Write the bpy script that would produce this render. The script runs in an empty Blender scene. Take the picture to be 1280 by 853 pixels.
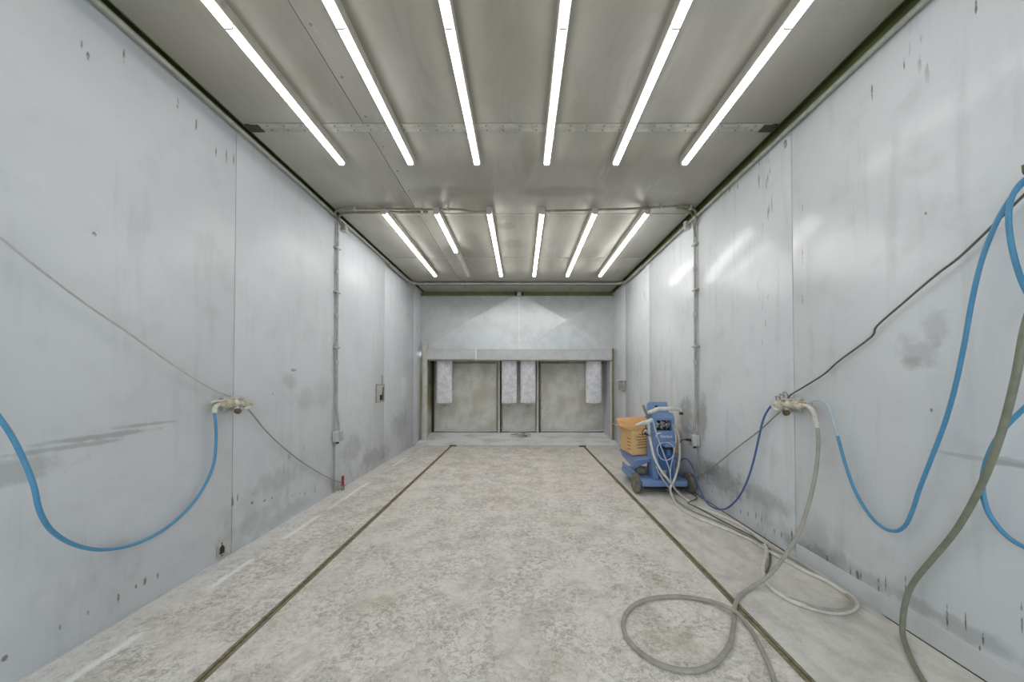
import bpy, bmesh, math, random
from mathutils import Vector, Matrix
random.seed(7)
PI = math.pi
S = bpy.context.scene
C = S.collection

# ------------------------------------------------------------------ camera
F = 390.0; AX = 651.3; AY = 471.0; TILT = math.radians(0.8); H = 1.5
cd = bpy.data.cameras.new('camera'); cam = bpy.data.objects.new('camera', cd); C.objects.link(cam)
cd.sensor_fit = 'HORIZONTAL'; cd.sensor_width = 36; cd.lens = F/1280*36
cd.shift_x = -(AX-640)/1280; cd.shift_y = (AY-426.5)/1280
cd.clip_start = 0.02
cam.location = (0, 0, H); cam.rotation_euler = (PI/2+TILT, 0, 0)
S.camera = cam
S.view_settings.view_transform = 'Standard'; S.view_settings.look = 'None'
S.view_settings.gamma = 1; S.view_settings.use_curve_mapping = False
S.view_settings.exposure = 0.21

# measured positions: where a sight line of the photo meets a surface of the room
XL, XR, ZC, YB = -2.513, 2.319, 3.73, 7.82
def ray(u, v):
    a = (u-AX)/F; b = -(v-AY)/F
    return Vector((a, math.cos(TILT)-math.sin(TILT)*b, math.sin(TILT)+math.cos(TILT)*b))
O = Vector((0, 0, H))
def fl(u, v, z=0.0):
    d = ray(u, v); p = O+d*((z-H)/d.z)
    p.x = max(XL+.02, min(XR-.048, p.x)); return p   # keep what lies on the floor inside the walls
def wl(u, v, off=0.0):
    d = ray(u, v); return O+d*((XL+off)/d.x)
def wr(u, v, off=0.0):
    d = ray(u, v); return O+d*((XR-off)/d.x)
def dp(u, v, Y):
    d = ray(u, v); return O+d*(Y/d.y)

# ------------------------------------------------------------------ materials
def srgb(r, g, b):
    f = lambda c: (c/12.92 if c <= .04045 else ((c+.055)/1.055)**2.4)
    return (f(r/255), f(g/255), f(b/255), 1)
class NT:
    def __init__(s, name):
        s.m = bpy.data.materials.new(name); s.m.use_nodes = True
        s.t = s.m.node_tree; s.b = s.t.nodes['Principled BSDF']
    def n(s, typ, **k):
        n = s.t.nodes.new(typ)
        for a, v in k.items(): setattr(n, a, v)
        return n
    def l(s, a, b): s.t.links.new(a, b)
    def put(s, inp, v):
        if hasattr(v, 'is_linked') or isinstance(v, bpy.types.NodeSocket): s.l(v, inp)
        else: inp.default_value = v
    def math(s, op, a, b=0.0, c=0.0, clamp=False):
        n = s.n('ShaderNodeMath', operation=op, use_clamp=clamp)
        for i, v in enumerate((a, b, c)): s.put(n.inputs[i], v)
        return n.outputs[0]
    def vmath(s, op, a, b=None):
        n = s.n('ShaderNodeVectorMath', operation=op); s.put(n.inputs[0], a)
        if b is not None: s.put(n.inputs[1], b)
        return n.outputs[1] if op in ('LENGTH', 'DOT_PRODUCT') else n.outputs[0]
    def noise(s, vec, scale, detail=4, rough=.55, stretch=None, dist=0.0):
        if stretch is not None: vec = s.vmath('MULTIPLY', vec, stretch)
        n = s.n('ShaderNodeTexNoise'); s.l(vec, n.inputs['Vector'])
        n.inputs['Scale'].default_value = scale; n.inputs['Detail'].default_value = detail
        n.inputs['Roughness'].default_value = rough; n.inputs['Distortion'].default_value = dist
        return n.outputs['Fac']
    def ramp(s, f, a, b, lo=0.0, hi=1.0, smooth=True):
        n = s.n('ShaderNodeMapRange'); n.interpolation_type = 'SMOOTHSTEP' if smooth else 'LINEAR'
        n.clamp = True
        s.put(n.inputs[0], f); n.inputs[1].default_value = a; n.inputs[2].default_value = b
        n.inputs[3].default_value = lo; n.inputs[4].default_value = hi
        return n.outputs[0]
    def mix(s, f, a, b):
        n = s.n('ShaderNodeMix', data_type='RGBA')
        s.put(n.inputs[0], f); s.put(n.inputs[6], a); s.put(n.inputs[7], b)
        return n.outputs[2]
    def pos(s): return s.n('ShaderNodeNewGeometry').outputs['Position']
    def obj(s): return s.n('ShaderNodeTexCoord').outputs['Object']
    def xyz(s, v):
        n = s.n('ShaderNodeSeparateXYZ'); s.l(v, n.inputs[0]); return n.outputs
    def bump(s, h, strength=.2, dist=.01):
        n = s.n('ShaderNodeBump'); n.inputs['Strength'].default_value = strength
        n.inputs['Distance'].default_value = dist; s.l(h, n.inputs['Height']); s.l(n.outputs[0], s.b.inputs['Normal'])
    def color(s, c): s.put(s.b.inputs['Base Color'], c)
    def set(s, rough=.5, metal=0.0, spec=.5):
        s.b.inputs['Roughness'].default_value = rough; s.b.inputs['Metallic'].default_value = metal
        s.b.inputs['Specular IOR Level'].default_value = spec

def paint(name, col, rough=.5, metal=0.0, wear=None, scale=14.0, amount=.5, spec=.5):
    t = NT(name); t.set(rough, metal, spec); p = t.obj()
    a = t.noise(p, scale, 6, .6); b = t.noise(p, scale*.22, 3, .5)
    w = wear if wear else tuple(c*.72 for c in col[:3])+(1,)
    t.color(t.mix(t.math('MULTIPLY', t.ramp(t.math('ADD', t.math('MULTIPLY', a, .6), t.math('MULTIPLY', b, .4)), .42, .62), amount), col, w))
    t.bump(a, .08, .004)
    return t.m
def blob(t, p, c, r, lo=.75, hi=1.15, edge=None):
    """1 inside an elliptical stain at c with radii r, fading to 0"""
    q = t.vmath('MULTIPLY', t.vmath('SUBTRACT', p, tuple(c)), tuple(1/x for x in r))
    d = t.vmath('LENGTH', q)
    if edge is not None: d = t.math('ADD', d, edge)
    return t.ramp(d, lo, hi, 1.0, 0.0)

def wall_mat(name, side, marks, smears, top=True):
    t = NT(name); t.set(.42, .0, .5); p = t.pos(); x, y, z = t.xyz(p)
    big = t.noise(p, .9, 3, .5); mid = t.noise(p, 4.5, 5, .6); fine = t.noise(p, 60, 3, .6, (1, 1, .12))
    streak = t.noise(p, 9, 4, .6, (1, 1, .10))
    col = t.mix(t.ramp(big, .35, .65), *((srgb(208, 212, 216), srgb(199, 203, 207)) if side == 'l' else (srgb(219, 223, 226), srgb(211, 215, 218))))
    col = t.mix(t.math('MULTIPLY', t.ramp(mid, .5, .75), .25), col, srgb(176, 179, 180))
    col = t.mix(t.math('MULTIPLY', t.ramp(streak, .52, .72), .22), col, srgb(166, 170, 170))
    # grime splashed up from the floor, broken into patches
    sp = t.math('MULTIPLY', t.ramp(t.noise(p, 2.2, 5, .65, (1, 1, .55)), .46, .66), t.ramp(z, .95, .05))
    col = t.mix(t.math('MULTIPLY', sp, .42), col, srgb(146, 148, 142))
    wob = t.math('MULTIPLY', t.math('SUBTRACT', t.noise(p, 24, 4, .7, (1, 1, .3)), .5), 1.7)
    wob2 = t.math('MULTIPLY', t.math('SUBTRACT', t.noise(p, 7, 6, .7), .5), 2.6)
    for c, r, k in smears:
        col = t.mix(t.math('MULTIPLY', blob(t, p, c, r, .45, 1.25, wob2), k), col, srgb(122, 126, 124))
    m = None
    for c, r in marks:
        b = blob(t, p, c, r, .5, 1.0, wob)
        m = b if m is None else t.math('MAXIMUM', m, b)
    if m is not None:
        col = t.mix(t.math('MULTIPLY', t.math('MULTIPLY', m, t.ramp(t.noise(p, 70, 3, .7, (1, 1, .35)), .34, .54)), .8), col, srgb(84, 82, 70))
    # scattered hairline scratches
    sc = t.math('MULTIPLY', t.ramp(t.noise(p, 3.2, 2, .4, (1, 1, .25)), .64, .7),
                t.ramp(t.noise(p, 40, 2, .5, (1, 1, .14)), .60, .66))
    col = t.mix(t.math('MULTIPLY', sc, .5), col, srgb(120, 122, 120))
    t.color(col)
    t.put(t.b.inputs['Roughness'], t.ramp(mid, .3, .7, *((.32, .44) if side == 'l' else (.20, .27))))
    t.bump(t.math('ADD', t.math('MULTIPLY', fine, .25), t.math('MULTIPLY', big, 1.0)), .10 if side == 'l' else .06, .01)
    return t.m

def mk(P, pts): return [(P(u, v), r) for u, v, r in pts]
dr = lambda h, w=.011: (.05, w*.72, h)
lm = mk(wl, [(148,748,dr(.035)),(110,766,dr(.02)),(75,784,dr(.02,.008)),(6,823,dr(.018,.02)),(170,733,dr(.025)),(181,727,dr(.03,.02)),
    (197,720,dr(.022)),(291,625,dr(.07,.012)),(297,622,dr(.05,.01)),(315,629,dr(.02,.025)),(316,618,dr(.02,.012)),(331,626,dr(.016,.03)),
    (340,623,dr(.02,.02)),(375,617,dr(.03,.015)),(381,617,dr(.025,.015)),(394,612,dr(.05,.02)),(365,620,dr(.012,.012)),(276,686,dr(.02,.012)),
    (341,493,dr(.012,.012)),(367,463,(.05,.05,.022)),(102,55,dr(.04)),(110,70,dr(.03)),(222,130,dr(.05)),(270,190,dr(.05)),(283,195,dr(.07)),
    (245,155,dr(.06)),(155,70,dr(.05,.008)),(292,200,dr(.06)),(425,571,dr(.015,.015)),(347,206,dr(.02,.02)),(118,293,dr(.015,.015))])
ls = [(wl(22,590),(.05,.20,.07),.36),(wl(80,560),(.05,.22,.014),.4),(wl(140,544),(.05,.30,.016),.45),(wl(190,530),(.05,.20,.013),.4),
      (wl(362,478),(.05,.14,.09),.25),(wl(380,500),(.05,.16,.16),.2),(wl(405,490),(.05,.15,.2),.16),(wl(440,560),(.05,.3,.2),.3),
      (wl(500,530),(.05,.5,.25),.35),(wl(470,570),(.05,.5,.16),.4),(wl(350,600),(.05,.3,.12),.22),(wl(320,650),(.05,.25,.1),.2),(wl(360,640),(.05,.4,.08),.25)]
rm = mk(wr, [(945,645,dr(.04)),(952,650,dr(.06)),(968,664,dr(.025)),(977,669,dr(.04)),(990,673,dr(.10,.016)),(1001,690,dr(.08)),(1010,693,dr(.09)),
    (1013,697,dr(.07)),(1034,705,dr(.10,.010)),(1063,716,dr(.06)),(1072,721,dr(.05,.02)),(1076,722,dr(.06)),(1098,731,dr(.09,.008)),(1107,730,dr(.06,.006)),
    (1132,733,dr(.08,.006)),(1184,772,dr(.08,.008)),(1207,777,dr(.06,.007)),(1229,799,dr(.04,.008)),(1225,811,dr(.02,.009)),(1277,770,dr(.10,.008)),
    (1003,260,dr(.05,.006)),(1003,320,dr(.08,.006)),(1003,375,dr(.05,.006)),(982,180,dr(.04,.03)),(1090,115,dr(.06,.008)),(1130,80,dr(.05,.006)),
    (1157,267,dr(.015,.012)),(922,233,dr(.04)),(912,238,dr(.04)),(1164,513,dr(.015,.015)),(907,612,dr(.03,.01)),(890,615,dr(.02,.02)),(1220,10,dr(.05,.008)),
    (926,640,dr(.03,.01)),(935,643,dr(.025,.01))])
rs = [(wr(858,520),(.05,.22,.25),.55),(wr(878,520),(.05,.10,.32),.5),(wr(1150,440),(.05,.10,.10),.3),(wr(1170,410),(.05,.07,.12),.25),(wr(1140,455),(.05,.05,.05),.25),
      (wr(900,600),(.05,.4,.16),.5),(wr(950,620),(.05,.35,.10),.35),(wr(880,585),(.05,.3,.14),.4),(wr(1010,690),(.05,.25,.08),.45),(wr(1060,715),(.05,.25,.09),.3),
      (wr(1180,775),(.05,.3,.05),.35),(wr(1230,575),(.05,.3,.012),.25),(wr(1270,580),(.05,.10,.02),.3)]
M = {}
M['wall_l'] = wall_mat('painted_sheet_metal_west', 'l', lm, ls)
M['wall_r'] = wall_mat('painted_sheet_metal_east', 'r', rm, rs)

def floor_mat():
    t = NT('worn_concrete'); t.set(.62, 0, .35); p = t.pos(); x, y, z = t.xyz(p)
    n1 = t.noise(p, .9, 4, .6); n2 = t.noise(p, 4.0, 8, .72, dist=.6); n3 = t.noise(p, 22, 8, .75, dist=.8); n4 = t.noise(p, 90, 4, .7)
    n5 = t.noise(p, 1.7, 5, .6)
    col = t.mix(t.ramp(n1, .35, .65), srgb(236, 230, 223), srgb(228, 222, 215))
    col = t.mix(t.math('MULTIPLY', t.ramp(n2, .44, .62), .6), col, srgb(190, 184, 175))
    col = t.mix(t.math('MULTIPLY', t.ramp(n5, .54, .70), .6), col, srgb(194, 182, 154))
    col = t.mix(t.math('MULTIPLY', t.ramp(t.noise(p, 2.7, 4, .6), .56, .70), .5), col, srgb(192, 194, 195))
    col = t.mix(t.math('MULTIPLY', t.ramp(t.noise(p, 1.3, 4, .6), .58, .70), .5), col, srgb(206, 188, 168))
    inner = t.math('MULTIPLY', t.ramp(x, -1.62, -1.5), t.ramp(x, 1.50, 1.38))
    left = t.ramp(x, -1.5, -1.62)
    fine = t.math('ADD', t.math('MULTIPLY', t.noise(p, 27, 10, .82, (.8, 1, 1), 1.1), .7), t.math('MULTIPLY', t.noise(p, 11, 7, .75, dist=.7), .3))
    patch = t.ramp(t.noise(p, 2.1, 6, .68, dist=.5), .36, .64)
    crust = t.math('MULTIPLY', t.ramp(fine, .47, .57), t.math('ADD', t.math('MULTIPLY', patch, .75), .25))
    where = t.math('ADD', inner, t.math('MULTIPLY', left, .7)); where = t.math('ADD', where, .5, clamp=True)
    col = t.mix(t.math('MULTIPLY', t.math('MULTIPLY', crust, where), .55), col, srgb(238, 234, 228))
    dark = t.ramp(t.math('ADD', t.math('MULTIPLY', t.noise(p, 30, 10, .82, (.8, 1, 1), .9), .75), t.math('MULTIPLY', t.noise(p, 140, 3, .7), .25)), .47, .56)
    dark = t.math('MULTIPLY', dark, t.ramp(t.noise(p, 3.1, 6, .7, dist=.6), .34, .60, .25, 1))
    col = t.mix(t.math('MULTIPLY', t.math('MULTIPLY', dark, where), .68), col, srgb(140, 134, 124))
    white = t.ramp(t.noise(p, 15, 6, .75, dist=1.2), .635, .665)
    col = t.mix(t.math('MULTIPLY', white, .8), col, srgb(226, 223, 214))
    # pale band worn along the rails, and streaks of overspray beside the left wall
    wob = t.math('MULTIPLY', t.math('SUBTRACT', n2, .5), .22)
    def band(c, w, soft):
        d = t.math('ABSOLUTE', t.math('SUBTRACT', t.math('ADD', x, wob), c)); return t.ramp(d, w, w+soft, 1, 0)
    for c, w, k in ((-1.46, .07, .6), (1.30, .08, .75)):
        col = t.mix(t.math('MULTIPLY', t.math('MULTIPLY', band(c, w, .06), t.ramp(n3, .38, .60)), k*.7), col, srgb(226, 220, 210))
    thin = t.math('ABSOLUTE', t.math('SUBTRACT', t.math('ADD', x, t.math('MULTIPLY', wob, .22)), -2.255))
    gaps = t.ramp(t.noise(p, 1.6, 2, .4, (.2, 1, 1)), .44, .52)
    col = t.mix(t.math('MULTIPLY', t.math('MULTIPLY', t.ramp(t.math('ADD', thin, t.math('MULTIPLY', t.math('SUBTRACT', n3, .5), .06)), .008, .040, 1, 0), gaps), .75), col, srgb(246, 246, 244))
    col = t.mix(t.math('MULTIPLY', t.math('MULTIPLY', band(-2.46, .05, .14), t.ramp(n3, .36, .56)), .7), col, srgb(222, 221, 219))
    side = t.ramp(x, 1.42, 1.50)
    col = t.mix(t.math('MULTIPLY', side, .6), col, t.mix(t.ramp(t.noise(p, 6, 8, .72, (1, .6, 1), .5), .40, .62), srgb(216, 214, 208), srgb(186, 184, 177)))
    t.color(col); t.bump(t.math('ADD', n3, t.math('MULTIPLY', n4, .5)), .22, .006)
    return t.m
M['floor'] = floor_mat()

def ceil_mat():
    t = NT('stained_ceiling_sheet'); t.set(.36, 0, .5); p = t.pos(); x, y, z = t.xyz(p)
    n1 = t.noise(p, .8, 4, .55); n2 = t.noise(p, 3, 6, .65, (1, .35, 1)); n3 = t.noise(p, 16, 4, .6, (1, .15, 1))
    col = t.mix(t.ramp(n1, .35, .65), srgb(176, 174, 166), srgb(164, 161, 150))
    col = t.mix(t.math('MULTIPLY', t.ramp(n2, .5, .72), .55), col, srgb(150, 146, 132))
    sm = t.math('MULTIPLY', t.ramp(t.noise(p, 1.6, 3, .5, (1, .5, 1)), .55, .66), t.ramp(n3, .52, .66))
    col = t.mix(t.math('MULTIPLY', sm, .4), col, srgb(200, 198, 194))
    wob = t.math('MULTIPLY', t.math('SUBTRACT', t.noise(p, 9, 4, .6), .5), .9)
    for (u, v, rx, ry) in ((632, 283, .16, .12), (640, 305, .22, .18), (590, 300, .12, .3), (660, 190, .10, .35), (470, 330, .25, .3), (560, 240, .5, .12), (700, 240, .5, .12)):
        d = ray(u, v); c = O+d*((ZC-H)/d.z)
        b = blob(t, p, c, (rx, ry, .3), .5, 1.2, wob)
        col = t.mix(t.math('MULTIPLY', b, .5), col, srgb(134, 128, 112))
    # curved wipe marks beside the lamps
    for (u, v, r0) in ((655, 130, .16), (545, 60, .2), (790, 100, .2)):
        d = ray(u, v); c = O+d*((ZC-H)/d.z)
        q = t.vmath('LENGTH', t.vmath('MULTIPLY', t.vmath('SUBTRACT', p, tuple(c)), (1/r0, .38/r0, 0)))
        w = t.math('SINE', t.math('MULTIPLY', t.math('ADD', q, t.math('MULTIPLY', n1, 1.6)), 17))
        ring = t.math('MULTIPLY', t.ramp(w, .3, .9), t.ramp(q, 1.35, 1.1, 0, 1))
        col = t.mix(t.math('MULTIPLY', t.math('MULTIPLY', ring, t.ramp(n2, .4, .55)), .14), col, srgb(134, 130, 120))
    t.color(col); t.put(t.b.inputs['Roughness'], t.ramp(n2, .3, .7, .28, .46))
    t.bump(n1, .25, .02)
    return t.m
M['ceil'] = ceil_mat()
M['dark_gap'] = paint('dark_cavity_steel', srgb(58, 62, 40), .7, 0, srgb(38, 40, 26))  # dark olive; in the ceiling slot it paints the shade in
M['olive'] = paint('olive_gap_shade', srgb(104, 116, 70), .6, 0, srgb(66, 74, 40))  # olive paints in the green-fringed shade of the slot and hood gap
M['seam'] = paint('seam_sealant', srgb(112, 114, 110), .7)
M['steel'] = paint('dusty_galvanised_steel', srgb(186, 187, 178), .45, .15, srgb(140, 141, 130))
M['conduit'] = paint('overspray_grey_conduit', srgb(172, 172, 164), .5, .1, srgb(120, 120, 108))
M['conduit_dark'] = paint('grimy_grey_cable_sheath', srgb(140, 136, 118), .55, 0, srgb(92, 88, 70))
M['rust'] = paint('rusted_rail_steel', srgb(144, 136, 110), .65, .1, srgb(104, 92, 68), 30, .8)
M['rust_dark'] = paint('dark_rusted_steel', srgb(108, 97, 72), .7, .1, srgb(74, 62, 44), 30, .8)
M['header'] = paint('powdered_galvanised_sheet', srgb(206, 208, 209), .33, .42, srgb(188, 190, 190), 5, .6)
M['beam'] = paint('white_powdered_beam', srgb(206, 207, 208), .5, 0, srgb(186, 187, 187), 8)
M['post'] = paint('pale_post', srgb(200, 200, 194), .5, 0, srgb(168, 166, 150), 9)
M['recess'] = paint('powder_soiled_liner', srgb(196, 192, 174), .7, 0, srgb(132, 124, 84), 3, .8)
M['box_grey'] = paint('grey_box_metal', srgb(200, 200, 203), .5, 0, srgb(172, 172, 172))
M['blackp'] = paint('black_plastic', srgb(34, 34, 36), .5, 0, srgb(20, 20, 22))
M['red'] = paint('red_enamel', srgb(150, 38, 34), .5, 0, srgb(110, 30, 28))
M['hose_blue'] = paint('blue_air_hose', srgb(84, 150, 190), .42, 0, srgb(72, 132, 170), 20, .5)
M['hose_pale'] = paint('powder_dusted_blue_hose', srgb(188, 202, 208), .55, 0, srgb(160, 186, 200), 20, .6)
M['hose_navy'] = paint('navy_hose', srgb(78, 104, 158), .45, 0, srgb(64, 84, 130), 20, .5)
M['hose_grey'] = paint('grey_powder_hose', srgb(168, 165, 155), .5, 0, srgb(140, 137, 128), 22, .6)
M['hose_white'] = paint('pale_powder_hose', srgb(216, 214, 206), .5, 0, srgb(184, 182, 174), 22, .6)
M['hose_green'] = paint('grey_green_hose', srgb(134, 138, 120), .45, 0, srgb(110, 114, 98), 16, .6)
M['cable_grey'] = paint('grey_cable', srgb(150, 152, 150), .5, 0, srgb(120, 122, 120), 30)
M['cable_dark'] = paint('brown_grey_cable', srgb(104, 98, 88), .5, 0, srgb(78, 72, 64), 30)
M['manifold'] = paint('chalky_painted_pipe', srgb(216, 214, 202), .6, 0, srgb(164, 150, 118), 34, .75)
M['copper'] = paint('bare_copper', srgb(184, 130, 98), .4, .5, srgb(140, 100, 80), 34)
M['blue'] = paint('blue_machine_enamel', srgb(114, 142, 188), .42, 0, srgb(136, 156, 188), 12, .6)
M['blue_dark'] = paint('deep_blue_machine_enamel', srgb(74, 114, 168), .42, 0, srgb(64, 98, 146), 12, .6)
M['rubber'] = paint('dusty_grey_rubber', srgb(128, 124, 112), .8, 0, srgb(92, 90, 82), 18, .8)
M['hub'] = paint('dusty_hub', srgb(150, 148, 138), .6, .2, srgb(100, 98, 90), 18, .7)
M['white_plastic'] = paint('off_white_plastic', srgb(222, 221, 214), .45, 0, srgb(186, 184, 174), 14, .6)
M['clear'] = paint('pale_tube_plastic', srgb(196, 204, 208), .35, 0, srgb(164, 172, 176), 22, .5)
M['card'] = paint('corrugated_cardboard', srgb(226, 188, 134), .8, 0, srgb(210, 168, 112), 7, .6)
M['card_in'] = paint('cardboard_inside', srgb(216, 166, 116), .85, 0, srgb(190, 138, 92), 7, .6)
M['print'] = paint('faded_box_print', srgb(120, 88, 58), .85, 0, srgb(100, 72, 48))
M['letter'] = paint('white_lettering', srgb(240, 242, 245), .5, 0, srgb(220, 224, 230))
M['lamp_body'] = paint('grey_lamp_housing', srgb(184, 181, 172), .5, 0, srgb(156, 152, 140), 18)
M['lamp_off'] = paint('unlit_lamp_lens', srgb(206, 204, 194), .35, 0, srgb(188, 186, 174), 18)
def emit(name, strength):
    t = NT(name); t.set(.3); t.color((.9, .9, .9, 1))
    p = t.obj(); v = t.noise(p, 1.2, 2, .4, (.1, 1, .1))
    t.b.inputs['Emission Color'].default_value = (1.0, .985, .965, 1)
    t.put(t.b.inputs['Emission Strength'], t.ramp(v, .3, .7, strength*.85, strength*1.15))
    return t.m
M['lamp_on'] = emit('lit_lamp_lens', 6.0)
M['lamp_far'] = emit('lit_lamp_lens_far_row', 17.5)  # far row set stronger than the near row to even out brightness

def powder_mat():
    t = NT('settled_powder'); t.set(.85, 0, .2); p = t.pos(); x, y, z = t.xyz(p)
    n = t.noise(p, 2.0, 5, .6, (.8, 1.2, 1)); f = t.noise(p, 30, 5, .7)
    col = t.mix(t.ramp(n, .46, .66), srgb(238, 238, 242), srgb(214, 214, 212))
    col = t.mix(t.math('MULTIPLY', t.ramp(f, .55, .7), .3), col, srgb(150, 150, 144))
    t.color(col); t.bump(f, .2, .006); return t.m
M['powder'] = powder_mat()
M['dust'] = paint('grey_dust', srgb(188, 190, 190), .85, 0, srgb(160, 162, 160), 8, .6, .2)
M['kick'] = paint('grimy_kick_band', srgb(206, 209, 210), .45, 0, srgb(188, 191, 190), 5, .7)
M['cable_pale'] = paint('pale_grey_cable', srgb(186, 188, 186), .5, 0, srgb(160, 162, 160), 30)
def filt_mat():
    t = NT('pleated_filter_paper'); t.set(.8, 0, .2); p = t.obj()
    n = t.noise(p, 46, 5, .75, (1, 1, .6)); v = t.noise(p, 7, 3, .5)
    col = t.mix(t.ramp(n, .48, .68), srgb(240, 240, 244), srgb(178, 178, 178))
    col = t.mix(t.math('MULTIPLY', t.ramp(v, .4, .65), .4), col, srgb(196, 196, 198))
    t.color(col); t.bump(n, .4, .008); return t.m
M['filter'] = filt_mat()
def panel_mat():
    t = NT('powder_soiled_panel'); t.set(.6, 0, .3); p = t.obj(); x, y, z = t.xyz(p)
    n = t.noise(p, 2.6, 5, .65); f = t.noise(p, 26, 4, .7, (1, 1, .4)); g = t.noise(p, 1.1, 2, .5)
    col = t.mix(t.ramp(n, .4, .62), srgb(212, 211, 206), srgb(194, 191, 184))
    col = t.mix(t.math('MULTIPLY', t.ramp(g, .46, .62), .45), col, srgb(172, 166, 136))
    col = t.mix(t.math('MULTIPLY', t.ramp(f, .5, .7), .25), col, srgb(206, 204, 198))
    t.color(col); t.bump(n, .3, .03); return t.m
M['panel'] = panel_mat()

# ------------------------------------------------------------------ mesh tools
LOC = {}
class MB:
    def __init__(s): s.bm = bmesh.new()
    def _bev(s, geom, b, seg=2):
        if b > 0:
            es = set()
            for v in geom:
                for e in v.link_edges: es.add(e)
            bmesh.ops.bevel(s.bm, geom=list(es), offset=b, segments=seg, affect='EDGES', profile=.5, clamp_overlap=True)
    def box(s, c, d, bev=0.0, mat=None):
        m = Matrix.Translation(Vector(c)) @ (mat if mat else Matrix()) @ Matrix.Diagonal((*d, 1))
        r = bmesh.ops.create_cube(s.bm, size=1, matrix=m); s._bev(r['verts'], bev); return s
    def bx(s, x0, x1, y0, y1, z0, z1, bev=0.0):
        return s.box(((x0+x1)/2, (y0+y1)/2, (z0+z1)/2), (abs(x1-x0), abs(y1-y0), abs(z1-z0)), bev)
    def cyl(s, a, b, r, r2=None, n=20, bev=0.0):
        a, b = Vector(a), Vector(b); d = b-a; L = d.length
        m = Matrix.Translation((a+b)/2) @ d.to_track_quat('Z', 'Y').to_matrix().to_4x4()
        g = bmesh.ops.create_cone(s.bm, cap_ends=True, segments=n, radius1=r, radius2=r if r2 is None else r2, depth=L, matrix=m)
        if bev > 0:
            es = [e for e in {e for v in g['verts'] for e in v.link_edges} if len(e.link_faces) == 2 and any(len(f.verts) > 4 for f in e.link_faces)]
            bmesh.ops.bevel(s.bm, geom=es, offset=bev, segments=2, affect='EDGES', profile=.5, clamp_overlap=True)
        return s
    def prism(s, poly, axis, a, b, bev=0.0):
        """polygon in the two other axes, extruded along axis from a to b"""
        def P(p, t): 
            return Vector((t, p[0], p[1])) if axis == 'x' else Vector((p[0], t, p[1])) if axis == 'y' else Vector((p[0], p[1], t))
        va = [s.bm.verts.new(P(p, a)) for p in poly]; vb = [s.bm.verts.new(P(p, b)) for p in poly]
        s.bm.faces.new(va); s.bm.faces.new(list(reversed(vb)))
        n = len(poly)
        for i in range(n): s.bm.faces.new((va[i], va[(i+1) % n], vb[(i+1) % n], vb[i]))
        s._bev(va+vb, bev); return s
    def lathe(s, prof, c, axis=Vector((0, 0, 1)), n=28):
        q = Vector(axis).to_track_quat('Z', 'Y'); c = Vector(c); rings = []
        for r, h in prof:
            rings.append([s.bm.verts.new(c+q @ Vector((r*math.cos(2*PI*i/n), r*math.sin(2*PI*i/n), h))) for i in range(n)])
        for a, b in zip(rings, rings[1:]):
            for i in range(n): s.bm.faces.new((a[i], a[(i+1) % n], b[(i+1) % n], b[i]))
        s.bm.faces.new(list(reversed(rings[0]))); s.bm.faces.new(rings[-1]); return s
    def tube(s, pts, r, n=10, sub=6, wob=0.0):
        P = catmull(pts, sub) if sub > 1 else [Vector(p) for p in pts]
        t0 = (P[1]-P[0]).normalized(); up = Vector((0, 0, 1)) if abs(t0.z) < .9 else Vector((1, 0, 0))
        nrm = (up-t0*up.dot(t0)).normalized(); rings = []
        for i, p in enumerate(P):
            t = (P[min(i+1, len(P)-1)]-P[max(i-1, 0)])
            if t.length < 1e-9: t = t0
            t.normalize(); nrm = (nrm-t*nrm.dot(t)).normalized(); bi = t.cross(nrm)
            rr = r if not isinstance(r, (list, tuple)) else r[0]+(r[1]-r[0])*i/(len(P)-1)
            rings.append([s.bm.verts.new(p+(nrm*math.cos(2*PI*k/n)+bi*math.sin(2*PI*k/n))*rr) for k in range(n)])
        for a, b in zip(rings, rings[1:]):
            for k in range(n): s.bm.faces.new((a[k], a[(k+1) % n], b[(k+1) % n], b[k]))
        s.bm.faces.new(list(reversed(rings[0]))); s.bm.faces.new(rings[-1]); return s
    def grid(s, nx, ny, fn):
        V = [[s.bm.verts.new(fn(i/nx, j/ny)) for j in range(ny+1)] for i in range(nx+1)]
        for i in range(nx):
            for j in range(ny): s.bm.faces.new((V[i][j], V[i+1][j], V[i+1][j+1], V[i][j+1]))
        return s
    def build(s, name, mat, parent=None, smooth=True, angle=35):
        bmesh.ops.recalc_face_normals(s.bm, faces=s.bm.faces)
        me = bpy.data.meshes.new(name); s.bm.to_mesh(me); s.bm.free()
        o = bpy.data.objects.new(name, me); C.objects.link(o); me.materials.append(mat)
        if parent is not None:
            L = LOC[parent]; me.transform(Matrix.Translation(-L)); o.parent = parent; LOC[o] = L
        else:
            LOC[o] = Vector((0, 0, 0))
        if smooth:
            for p in me.polygons: p.use_smooth = True
            try: me.set_sharp_from_angle(angle=math.radians(angle))
            except Exception: pass
        return o
def catmull(pts, sub):
    P = [Vector(p) for p in pts]; P = [P[0]*2-P[1]]+P+[P[-1]*2-P[-2]]; out = []
    for i in range(1, len(P)-2):
        a, b, c, d = P[i-1:i+3]
        for k in range(sub):
            t = k/sub
            out.append(.5*((2*b)+(c-a)*t+(2*a-5*b+4*c-d)*t*t+(3*b-a-3*c+d)*t**3))
    out.append(P[-2]); return out
def tag(o, label=None, cat=None, group=None, kind=None):
    if label: o['label'] = label
    if cat: o['category'] = cat
    if group: o['group'] = group
    if kind: o['kind'] = kind
    return o
def thing(name, label, cat, loc, group=None):
    o = bpy.data.objects.new(name, None); C.objects.link(o); o.location = loc; o.empty_display_size = .1
    LOC[o] = Vector(loc); return tag(o, label, cat, group)
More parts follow.
